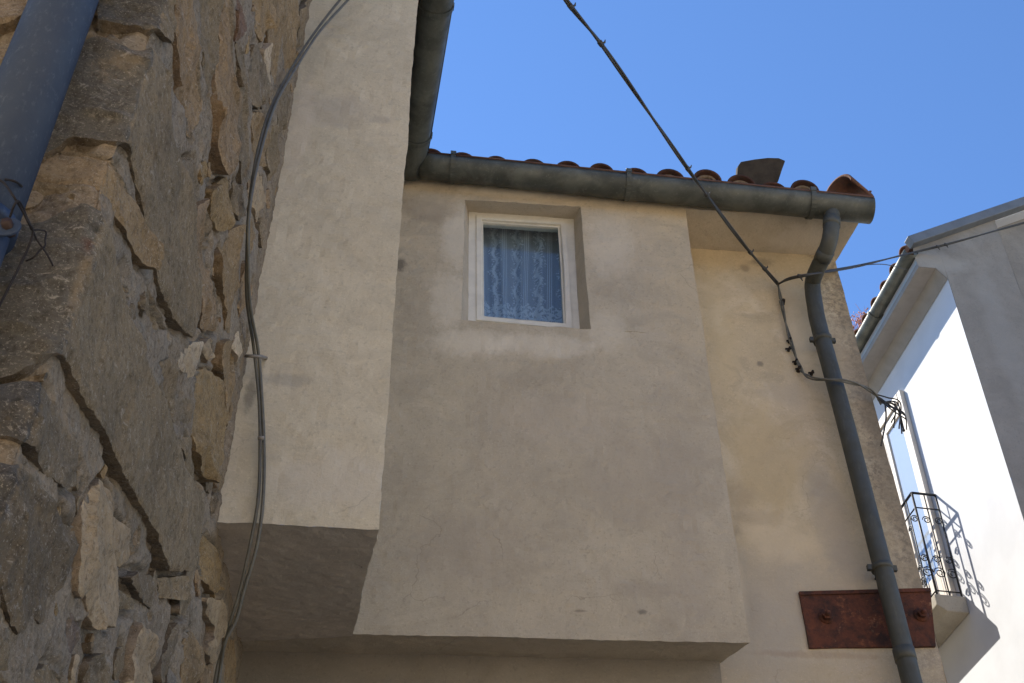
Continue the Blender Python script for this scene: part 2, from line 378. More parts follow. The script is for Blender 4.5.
def ring(mbx, q, w0, w1, d0, d1, T=(1, 1, 1, 1)):
    """rectangular frame between insets w0 and w1 of quad q, from depth d0 (front) to d1"""
    c = sum(q.values())/4; ux = (q['TR']-q['TL']); ux /= np.linalg.norm(ux); uz_ = Zv
    def ins(k, w):
        sx = 1 if 'L' in k else -1; sz = -1 if 'T' in k else 1
        return q[k]+ux*sx*w+uz_*sz*w
    A = {k: ins(k, w0) for k in k4}; B = {k: ins(k, w1) for k in k4}
    for i in range(4):
        a, b2 = k4[i], k4[(i+1) % 4]
        P = [A[a]-nb*d0, A[b2]-nb*d0, B[b2]-nb*d0, B[a]-nb*d0]
        mbx.prism(P, -nb*(d1-d0))
    return B
f1 = MB(); B1 = ring(f1, FR, -.01, .038, -.012, .05); f1.build("frame", m_frame, window, bevel=.004)
f2 = MB(); B2 = ring(f2, FR, .034, .068, -.020, .045); ring(f2, FR, .066, .078, -.006, .04); f2.build("sash", m_frame, window, bevel=.006)
Gq = {k: v for k, v in ring(MB(), FR, .03, .077, 0, .01).items()}
m_glass, n, l, b = mat("window_glass"); nt = m_glass.node_tree
tr_ = N(nt, "ShaderNodeBsdfTransparent"); tr_.inputs[0].default_value = (.80, .86, .9, 1)
gl = N(nt, "ShaderNodeBsdfGlossy"); gl.inputs["Roughness"].default_value = .03
lw = N(nt, "ShaderNodeLayerWeight", Blend=.5); mx = N(nt, "ShaderNodeMixShader")
l.new(mth(nt, 'ADD', .07, mth(nt, 'MULTIPLY', mth(nt, 'POWER', lw.outputs["Facing"], 4.), .9)), mx.inputs[0]); l.new(tr_.outputs[0], mx.inputs[1]); l.new(gl.outputs[0], mx.inputs[2]); l.new(mx.outputs[0], n["Material Output"].inputs[0])
gp = MB(); gp.prism([Gq[k]-nb*.012 for k in k4], -nb*.006); gp.build("pane", m_glass, window)
# dark room behind the window
m_room = simple("room_wall", (.25, .22, .2), .9)
rm = MB(); o_ = FR['BL']-db*.5-nb*.1-Zv*.6; rx, ry, rz = db*1.7, -nb*2.5, Zv*1.62
V8 = [o_+i*rx+j*ry+k*rz for k in (0, 1) for j in (0, 1) for i in (0, 1)]
rm.add(V8, [(0, 2, 3, 1), (4, 5, 7, 6), (2, 6, 7, 3), (0, 4, 6, 2), (1, 3, 7, 5)]); rm.build("room", m_room, house)
# lace curtain: a thing of its own, hanging behind the pane
m_lace, n, l, b = mat("lace"); nt = m_lace.node_tree
uvn = N(nt, "ShaderNodeUVMap"); uvn.uv_map = "UVMap"
sx = N(nt, "ShaderNodeSeparateXYZ"); l.new(uvn.outputs[0], sx.inputs[0])
u, v = sx.outputs[0], sx.outputs[1]           # metres of cloth
wv = mth(nt, 'MULTIPLY', mth(nt, 'SINE', mth(nt, 'MULTIPLY', v, 42.)), .013)
wv = mth(nt, 'ADD', wv, mth(nt, 'MULTIPLY', mth(nt, 'SUBTRACT', tex(nt, 30, 3, .6, uvn.outputs[0]), .5), .03))
PER = .155
def band(center, half, soft, src):
    q = mth(nt, 'ABSOLUTE', mth(nt, 'SUBTRACT', mth(nt, 'FRACT', mth(nt, 'DIVIDE', src, PER)), center))
    return ramp(nt, q, half+soft, half)
vine = band(.30, .02, .09, mth(nt, 'ADD', u, wv))
leaf = mth(nt, 'MULTIPLY', band(.30, .20, .06, mth(nt, 'ADD', u, wv)), ramp(nt, tex(nt, 75, 2, .5, uvn.outputs[0]), .52, .60))
st1 = band(.74, .008, .015, u); st2 = band(.82, .008, .015, u); st3 = band(.66, .008, .015, u)
hem = ramp(nt, mth(nt, 'ADD', v, mth(nt, 'MULTIPLY', mth(nt, 'SINE', mth(nt, 'MULTIPLY', u, 81)), .02)), .225, .215)
hem2 = mth(nt, 'MULTIPLY', hem, ramp(nt, tex(nt, 45, 2, .5, uvn.outputs[0]), .42, .52))
dn = vine
for q in (leaf, st1, st2, st3, hem2): dn = mth(nt, 'MAXIMUM', dn, q)
dn = mth(nt, 'MULTIPLY', dn, ramp(nt, tex(nt, 420, 1, .5, uvn.outputs[0]), .2, .6, .6, 1))
al = ramp(nt, dn, 0, 1, .48, .86)
b.inputs["Base Color"].default_value = (.80, .83, .88, 1); b.inputs["Roughness"].default_value = .9; l.new(al, b.inputs["Alpha"])
b.inputs["Specular IOR Level"].default_value = .1
cw = np.linalg.norm(FR['TR']-FR['TL'])+.1; c0 = FR['BL']-db*.05-nb*.12; ch = FR['TL'][2]-FR['BL'][2]+.06
cz0 = FR['BL'][2]+.07
nu, nv = 120, 26; V = []; UV = []
for j in range(nv+1):
    for i in range(nu+1):
        uu = i/nu; vv = j/nv; lean = .03*math.sin(2.2*uu*3+.4)*(1-vv)
        dpt = .016*math.sin(uu*34+.6*math.sin(uu*9))*(1-.35*vv)+.006*math.sin(uu*71+vv*2)
        V.append(c0+db*(cw*uu+lean)-nb*dpt+Zv*(cz0-c0[2]+ch*vv)); UV.append((cw*1.12*uu, ch*vv))
me = bpy.data.meshes.new("lace_curtain"); me.from_pydata([tuple(p-c0) for p in V], [], [(j*(nu+1)+i, j*(nu+1)+i+1, (j+1)*(nu+1)+i+1, (j+1)*(nu+1)+i) for j in range(nv) for i in range(nu)])
uvl = me.uv_layers.new(name="UVMap")
for lp in me.loops: uvl.data[lp.index].uv = UV[lp.vertex_index]
me.polygons.foreach_set("use_smooth", [True]*len(me.polygons)); me.materials.append(m_lace)
cur = bpy.data.objects.new("lace_curtain", me); COL.objects.link(cur); cur.location = c0
tag(cur, "white lace curtain with vine pattern hanging behind the small window pane", "curtain")

# --- wing: plastered block on the left, nearer than the bay
edgeT, edgeB = (418, 0), (378, 530)
P_BLK = vplane(atY(378, 530, 3.5), 85.5); P_BLK = (P_BLK[0], P_BLK[1])
bFR = hit(378, 530, P_BLK); bFL = hit(217, 521, P_BLK); bFRt = hit(418.5, -8, P_BLK)
slp = (bFRt-bFR)/(bFRt[2]-bFR[2]); ZW = 7.02; bFRt = bFR+slp*(ZW-bFR[2]); bFLx = bFL-db*.35; bFLx[2] = bFL[2]+.02*0; bFLt = grow(bFLx, ZW)
bBR = hit(352.5, 635.5, P_BAY)-nb*.01; bBRt = bBR.copy(); bBRt += (bFRt-bFR)*(ZW-bBR[2])/(ZW-bFR[2]); bBRt = np.array([bFRt[0]+ad[0]*1.6, bFRt[1]+ad[1]*1.6, ZW])
bBLp = hit(250, 650, P_LOW)
m_wing = plaster("wing_plaster", (.66, .59, .445), (.68, .605, .455), .9, [(tuple(hit(x, y, P_BLK)), (rx, .3, rz), c, a, sc) for (x, y, rx, rz, c, a, sc) in (
    (330, 110, .18, .12, (.43, .39, .33), .45, 9), (285, 380, .10, .03, (.36, .34, .30), .5, 14), (300, 130, .05, .4, (.66, .58, .46), .5, 8), (250, 395, .02, .08, (.2, .18, .15), .6, 40), (340, 480, .25, .12, (.62, .57, .48), .5, 9), (380, 120, .05, .03, (.42, .38, .32), .5, 12))], crack=.3, grain=.55)
m_wingu = plaster("underside_plaster", (.62, .54, .43), (.64, .55, .43), .85, crack=.6)
mb = MB()
mb.quad(bFLx, bFR, bFRt, bFLt, .02, rough)
mb.quad(bFR, bBR, bBRt, bFRt, .02, rough)
mb.quad(bFLt, bFRt, bBRt, bBRt-db*1.3, .2)
wing = mb.build("wing", m_wing, house, label="lighter plastered block jutting forward beside the stone wall")
mb = MB(); uL = bBLp-db*.5; mb.quad(bFLx, bFR, bBR, uL-nb*0, .02, rough)
mb.build("wing_underside", m_wingu, wing)

# ================================================================== gutters and downpipe of the plastered house
m_zinc = metal("weathered_zinc", (.066, .070, .059), (.138, .143, .12), .55, .35, (.055, .045, .035), .6, 5)
m_lip = metal("rusty_lip", (.10, .05, .035), (.15, .08, .055), .8, .2, None, 0, 12)
GR = .088
def half_gutter(mbx, A, B, out, r=GR, t=.004, n=14, capA=False, capB=False, segs=30, sag=.0015):
    A = np.array(A, float); B = np.array(B, float); ring_ = []
    d = (B-A); L = np.linalg.norm(d); d = d/L
    prof = []
    for k in range(n+1):
        q = math.pi*k/n; prof.append((math.cos(q)*r, -math.sin(q)*r))
    prof += [(x*(r-t)/r, z*(r-t)/r) for x, z in prof[::-1]]
    V = []; m_ = len(prof)
    for s_ in range(segs+1):
        c = A+d*(L*s_/segs)+Zv*(sag*(vnoise(np.array([[s_*.6, A[0]*3, 1.7]]))[0]))
        for x, z in prof: V.append(c+out*x+Zv*z)
    Fs = []
    for s_ in range(segs):
        for k in range(m_): Fs.append((s_*m_+k, s_*m_+(k+1) % m_, (s_+1)*m_+(k+1) % m_, (s_+1)*m_+k))
    Fs += [tuple(range(m_-1, -1, -1)), tuple(segs*m_+k for k in range(m_))]
    mbx.add(V, Fs, True)
    for on, c, sg in ((capA, A, -1), (capB, B, 1)):
        if on:
            P = [c+out*x+Zv*z for x, z in prof[:n+1]]; mbx.prism(P, d*sg*.004)
lipL, lipR = hit(424, 152.5, off(P_BAY, 2*GR+.012)), hit(874, 197.5, off(P_BAY, 2*GR+.012))
gA, gB = lipL-nb*GR, lipR-nb*GR
dg = (gB-gA)/np.linalg.norm(gB-gA)
gA0 = gA-dg*.02
mb = MB(); half_gutter(mb, gA0, gB, nb, capB=True)
gut = mb.build("gutter", m_zinc, house, label="grey zinc gutter along the front eaves")
mb = MB(); mb.tube([gA0+nb*GR+Zv*.004, (gA0+gB)/2+nb*GR+Zv*.005, gB+nb*GR+Zv*.004], .006, 8); mb.build("bead", m_lip, gut)
def strap(P, parent, out, dirv, r=GR, clip=True):
    mbx = MB(); pts = [P+out*math.cos(q)*(r+.004)+Zv*(-math.sin(q)*(r+.004)) for q in np.linspace(-.05, math.pi+.05, 15)]
    for i in range(len(pts)-1): mbx.box(pts[i]-dirv*.014, dirv*.028, pts[i+1]-pts[i], ((pts[i]-P)/np.linalg.norm(pts[i]-P))*.004)
    if clip:
        c = P+out*(r+.002); mbx.box(c-dirv*.016-out*.012, dirv*.032, out*.022, Zv*.028)
    return mbx.build("bracket", m_zinc, parent)
for x in (452, 629, 815):
    q = hit(x, 165+(x-452)*.1, off(P_BAY, 2*GR+.012)); t = ((q-gA)@dg); strap(gA+dg*t, gut, nb, dg)
# the wing's gutter runs from the mitre towards the street
wg_out = np.array([ad[1], -ad[0], 0.])
wA = gA0+dg*GR*.0; wa2 = hit(441, -30, zplane(lipL[2]))
wdir = wa2-np.array([*hit(428, 150, zplane(lipL[2]))[:2], lipL[2]]); wlen = np.linalg.norm(wdir); wdir /= wlen
wout = np.array([-wdir[1], wdir[0], 0.]); wout = wout if wout[0] > 0 else -wout
wlip0 = hit(428, 150, zplane(lipL[2]+.0)); wlip1 = hit(453, 0, zplane(lipL[2])); wdir = (wlip1-wlip0)/np.linalg.norm(wlip1-wlip0)
wout = np.array([-wdir[1], wdir[0], 0.]); wout = wout if wout[0] > 0 else -wout
wc0 = wlip0-wout*GR-wdir*.17; wc1 = wlip1-wout*GR+wdir*.32
mb = MB(); half_gutter(mb, wc0, wc1, wout, capA=True, capB=True); wgut = mb.build("gutter", m_zinc, house, label="grey zinc gutter along the wing, running towards the street")
mb = MB(); mb.tube([wc0+wout*GR+Zv*.004+wdir*.1, wc1+wout*GR+Zv*.004], .006, 8); mb.build("bead", m_zinc, wgut)
for yy in (137, 8):
    q = hit(428+(150-yy)*.167, yy, zplane(lipL[2])); t = (q-wlip0)@wdir; strap(wlip0-wout*GR+wdir*t, wgut, wout, wdir)
# fascia board that closes the wing eaves behind its gutter, and boarding under its roof
m_wood = simple("dark_wood", (.07, .05, .038), .8, 0, .35, 12)
mb = MB(); e0 = wc0-wout*(GR+.03); e1 = wc1-wout*(GR+.03); mb.box(e0-Zv*.10, e1-e0, -wout*.03, Zv*.20)
mb.build("fascia", m_wood, house)

# downpipe with swan neck
m_pipe = metal("grey_green_pipe", (.052, .053, .043), (.082, .082, .066), .6, .1, (.05, .045, .04), .45, 5, (1, 1, .25))
PR = .046
PP = off(P_WALL, .10)
pts = [gB*0+hit(832, 207, off(P_BAY, GR+.012)), hit(831, 232, off(P_BAY, .095)), hit(826.5, 250, off(P_BAY, .03)), hit(816, 272, off(P_BAY, -.12)), hit(812.5, 285, PP), hit(815, 306, PP), hit(820, 330, PP), hit(846, 425, PP), hit(882, 565, PP), hit(912, 683, PP)]
low = pts[-1]+(pts[-1]-pts[-3])/(pts[-3][2]-pts[-1][2])*(pts[-1][2]-.1)
sp = spline(pts, 8)+[low]
mb = MB(); mb.tube(sp, PR, 20); pipe = mb.build("downpipe", m_pipe, house, label="grey green downpipe with swan neck at the right corner")
def sleeve(a, b_, r, parent, name="collar", m=None, n=20):
    mbx = MB(); mbx.tube([a, a+(b_-a)*.5, b_], r, n); return mbx.build(name, m or m_pipe, parent)
dd = (pts[9]-pts[6]); dd /= np.linalg.norm(dd)
for (x, y) in ((823, 340), (882, 568)):
    c = hit(x, y, PP); c = pts[6]+dd*((c-pts[6])@dd)
    o = sleeve(c-dd*.014, c+dd*.014, PR+.007, pipe)
    for s_ in (-1, 1):
        mbx = MB(); mbx.box(c+db*s_*(PR+.002)-Zv*.014-nb*.012+(db*0 if s_ > 0 else -db*.024), db*.024, nb*.02, Zv*.028); mbx.build("clip_ear", m_pipe, o)
    mbx = MB(); mbx.tube([c-nb*PR, c-nb*.11], .008, 8); mbx.build("wall_pin", m_pipe, o)
for (x, y) in ((822.5, 255), (904, 655), (830, 224)):
    i = min(range(len(sp)), key=lambda k: abs(proj(sp[k])[1]-y)); i = max(1, min(i, len(sp)-2)); t = sp[i+1]-sp[i-1]; t /= np.linalg.norm(t)
    c = hit(x, y, (sp[i], nb)) if y > 300 else sp[i]
    if y > 300: c = pts[6]+dd*((c-pts[6])@dd)
    sleeve(c-t*.03, c+t*.03, PR+.004, pipe, "joint")

# ================================================================== roof of the plastered house
def tilemat(name, c1, c2, c3):
    m, n, l, b = mat(name); nt = m.node_tree
    col = mix(nt, ramp(nt, tex(nt, 7, 5, .6), .35, .65), c1, c2)
    col = mix(nt, ramp(nt, tex(nt, 22, 6, .7), .5, .66, 0, .75), col, c3)
    l.new(col, b.inputs["Base Color"]); b.inputs["Roughness"].default_value = .9; b.inputs["Specular IOR Level"].default_value = .2
    l.new(bump(nt, tex(nt, 70, 5, .7), .4, .006), b.inputs["Normal"]); return m
m_tile = tilemat("clay_tile", (.10, .046, .030), (.062, .032, .024), (.050, .040, .032))
m_mort = simple("tile_mortar", (.26, .19, .125), .95, 0, .4, 40, .4)
m_tile_b = tilemat("pale_clay_tile", (.19, .092, .06), (.13, .065, .045), (.09, .066, .05))
RPITCH = math.radians(17)
backd = -nb*math.cos(RPITCH)+Zv*math.sin(RPITCH)            # up the slope
rn = nb*math.sin(RPITCH)+Zv*math.cos(RPITCH)
def barrel(mbx, o, ax, side, up, r0, r1, L, t=.014, n=12, arc=math.pi, squash=.86):
    """half-round tile: starts at o, runs L along ax, arches along up"""
    V = []
    for (rr, s_) in ((r0, 0), (r1, 1)):
        for tk in (0, t):
            for k in range(n+1):
                q = math.pi/2-arc/2+arc*k/n; V.append(o+ax*L*s_+side*math.cos(q)*(rr-tk)+up*math.sin(q)*(rr-tk)*squash)
    m_ = n+1; Fs = []
    for k in range(n):
        Fs.append((k, k+1, 2*m_+k+1, 2*m_+k)); Fs.append((m_+k+1, m_+k, 3*m_+k, 3*m_+k+1))
        Fs.append((k+1, k, m_+k, m_+k+1)); Fs.append((2*m_+k, 2*m_+k+1, 3*m_+k+1, 3*m_+k))
    Fs += [(0, 2*m_, 3*m_, m_), (n, m_+n, 3*m_+n, 2*m_+n)]
    mbx.add(V, Fs, True)
tile_px = [(431.5, 146.5), (463, 150.4), (497, 154), (534, 157), (568.5, 159), (601.5, 161.3), (636, 166), (670, 167), (707, 167.5), (741, 172.8), (773, 180), (804, 178)]
rt = MB(); rm_ = MB(); pan = MB()
TR_ = .078
ends = []
for x, y in tile_px: ends.append(hit(x, y, off(P_BAY, .085)))
zl = lipL[2]
for i, x in enumerate(tile_px):
    q = ends[i].copy(); 
    x = x[0]; rr = TR_*random.uniform(.95, 1.04)*(1.1 if x > 660 else 1.0)
    o = q-rn*(rr*.86+.012)
    ax = backd+dg*random.uniform(-.05, .05); ax /= np.linalg.norm(ax)
    barrel(rt, o, ax, dg, rn, rr, rr*.86, .45)
    for k in range(1, 11):
        barrel(rt, o+backd*(.36*k)+rn*(.012)+dg*random.uniform(-.008, .008), backd, dg, rn, rr, rr*.86, .45, n=7)
    # mortar bed and older tile under the cover
    if x > 660: barrel(rm_, o+backd*.02-rn*.012, backd, dg, rn, rr-.018, rr-.022, .3, t=.016)
    po = o+dg*.10-rn*.01
    barrel(pan, po+rn*.035+backd*.02, backd, dg, -rn, .078, .07, .45, n=8)
    for k in range(1, 11): barrel(pan, po+rn*.035+backd*.36*k, backd, dg, -rn, .078, .07, .45, n=6)
# slab that carries the tiles, with the ridge far behind
deck = MB(); d0 = gA+nb*(-.03)-dg*.3+Zv*.05; L_ = np.linalg.norm(gB-gA)+.3
deck.box(d0, dg*(L_-.10), backd*4.1, -rn*.02)
deck.box(d0+backd*4.1, dg*(L_-.10), (-nb*math.cos(RPITCH)-Zv*math.sin(RPITCH))*3.2, -rn*.05)
roof = rt.build("roof", m_tile, house, weld=False)
pan.build("channel_tiles", m_tile, roof, weld=False); rm_.build("mortar_bed", m_mort, roof, weld=False); deck.build("roof_deck", m_wood, roof)
# wing roof (seen only from the side)
mb = MB(); wn_ = -wout*math.cos(RPITCH)+Zv*math.sin(RPITCH); wr = wout*math.sin(RPITCH)+Zv*math.cos(RPITCH)
s0 = wc0-wout*.03+Zv*.035; Lw = np.linalg.norm(wc1-wc0)
mb.box(s0-Zv*.04, wdir*Lw, wn_*1.6, -wr*.04)
for k in range(int(Lw/.2)):
    for j in range(4): barrel(mb, s0+wdir*(.1+.2*k)+wn_*(.36*j), wn_, wdir, wr, .08, .068, .45, n=8)
mb.build("wing_roof", m_tile, house, weld=False)

# loose tile at the verge, broken tile beside it, stone slab weighing the tiles down
mb = MB(); c = hit(838.5, 191, off(P_BAY, .13))
axl = azv(54)-Zv*.02; axl /= np.linalg.norm(axl); sl = np.cross(axl, Zv); sl /= np.linalg.norm(sl); ul = np.cross(sl, axl)
barrel(mb, c, axl, sl, ul, .112, .092, .20, t=.016, n=16, squash=.98)
lt = mb.build("roof_tile", m_tile_b, weld=False); tag(lt, "loose curved clay tile twisted out of line at the right end of the eaves", "roof tile")
mb = MB(); c = hit(858, 194.5, off(P_BAY, .02)); barrel(mb, c+Zv*.062+dg*.01, backd, dg, -rn, .085, .07, .40, t=.014, n=10, arc=math.pi*.9)
lt = mb.build("roof_tile", m_tile_b, weld=False); tag(lt, "last upturned channel tile, its thin pinkish edge sticking up beyond the twisted tile", "roof tile")
m_slab = simple("dark_slab", (.055, .044, .032), 1., 0, .45, 14, .6)
poly = [(737, 178), (738, 166), (741, 161.5), (755, 159), (768, 157.5), (779, 157.8), (785.5, 160.5), (782, 170), (778.5, 181), (772, 189), (742, 189)]
nt_ = nb*.88-Zv*.47; P_ = (hit(760, 185, off(P_BAY, -.03)), nt_)
mb = MB(); mb.prism([hit(x, y, P_) for x, y in poly], -nt_*.055)
sb = mb.build("stone_slab", m_slab, bevel=.006); tag(sb, "dark flat stone slab tilted on the tiles above the gutter", "stone slab")

# ================================================================== rusty tie plate
m_rust, n, l, b = mat("rust"); nt = m_rust.node_tree
col = mix(nt, ramp(nt, tex(nt, 11, 8, .75), .35, .68), (.13, .038, .015), (.028, .013, .009))
col = mix(nt, ramp(nt, tex(nt, 13, 8, .8, scaled(nt, (1, 1, 1), loc=(3, 1, 7))), .54, .64, 0, .7), col, (.24, .085, .035))
col = mix(nt, ramp(nt, tex(nt, 8, 8, .8, scaled(nt, (1, 1, .8), loc=(1, 8, 7))), .60, .68, 0, .6), col, (.40, .23, .13))
l.new(col, b.inputs["Base Color"]); b.inputs["Roughness"].default_value = .85; b.inputs["Metallic"].default_value = .1
l.new(bump(nt, tex(nt, 40, 6, .7), .6, .006), b.inputs["Normal"])
PT = off(P_WALL, .012)
q4 = [hit(799, 592, PT), hit(930, 588.5, PT), hit(936, 646, PT), hit(809.5, 648, PT)]
tp = thing("tie_plate", "rusty iron plate bolted to the wall behind the downpipe", "metal plate", q4[3])
mb = MB(); mb.prism(q4, -nb*.03); mb.prism([q4[0]+nb*.0, q4[1], q4[1]-Zv*.02+nb*0, q4[0]-Zv*.02], nb*.008); mb.build("plate", m_rust, tp, bevel=.003)
for (x, y) in ((826, 617), (921, 615)):
    c = hit(x, y, PT); mb = MB()
    for r, a, b_ in ((.036, 0, .006),): mb.tube([c+nb*a, c+nb*b_], r, 16)
    hexp = [c+nb*.006+db*.024*math.cos(k*math.pi/3)+Zv*.024*math.sin(k*math.pi/3) for k in range(6)]; mb.prism(hexp, nb*.022); mb.tube([c, c+nb*.045], .012, 10)
    mb.build("bolt", m_rust, tp)

# ================================================================== STONE HOUSE (left)
JX = hit(250, 340, P_BLK); JX = hit(223, 520, P_BLK)
CORN = None
dirA = azv(-4); jp = np.array([JX[0], JX[1]])
kq = -.472
# corner: point on the line through jp with direction dirA where X = kq*Y
tq = (jp[0]-kq*jp[1])/(dirA[0]-kq*dirA[1]); CN = jp-dirA[:2]*tq
lenA = np.linalg.norm(jp-CN)
endB = hit(245, 656, P_LOW)[:2]; dB = (endB-jp); lenB = np.linalg.norm(dB); dB /= lenB; lenB += .9
dL = np.array([-.985, -.17])
nL = np.array([.17, -.985]); nA = np.array([dirA[1], -dirA[0]]); nB = np.array([dB[1], -dB[0]])
def wall_frame(s):
    s = np.asarray(s, float)
    P = np.where((s < 0)[..., None], CN+dL*(-s)[..., None], np.where((s < lenA)[..., None], CN+dirA[:2]*s[..., None], jp+dB*(s-lenA)[..., None]))
    def sm(x, w): t = np.clip(x/(2*w)+.5, 0, 1); return t*t*(3-2*t)
    t = sm(s, .03)[..., None]; n_ = nL*(1-t)+nA*t
    t2 = sm(s-lenA, .15)[..., None]; n_ = np.where((s > .5)[..., None], nA*(1-t2)+nB*t2, n_); n_ = n_/np.linalg.norm(n_, axis=-1, keepdims=True)
    return P, n_
plL = (np.array([*CN, 0.]), np.array([*nL, 0.])); plA = (np.array([*CN, 0.]), np.array([*nA, 0.])); plB = (np.array([*jp, 0.]), np.array([*nB, 0.]))
def px2sz(x, y):
    p = hit(x, y, plA); s = (p[:2]-CN)@dirA[:2]
    if s < 0 or s > 30 or p[1] < 0:
        p = hit(x, y, plL); return -((p[:2]-CN)@(-dL))*-1*-1 if False else -((p[:2]-CN)@dL), p[2]
    if s > lenA:
        p = hit(x, y, plB); return lenA+(p[:2]-jp)@dB, p[2]
    return s, p[2]
GY, BG, TN, PK, LT, DK, YL, WH = (.232, .190, .134), (.205, .172, .13), (.285, .212, .13), (.295, .217, .14), (.40, .325, .235), (.172, .142, .106), (.30, .222, .125), (.52, .445, .35)
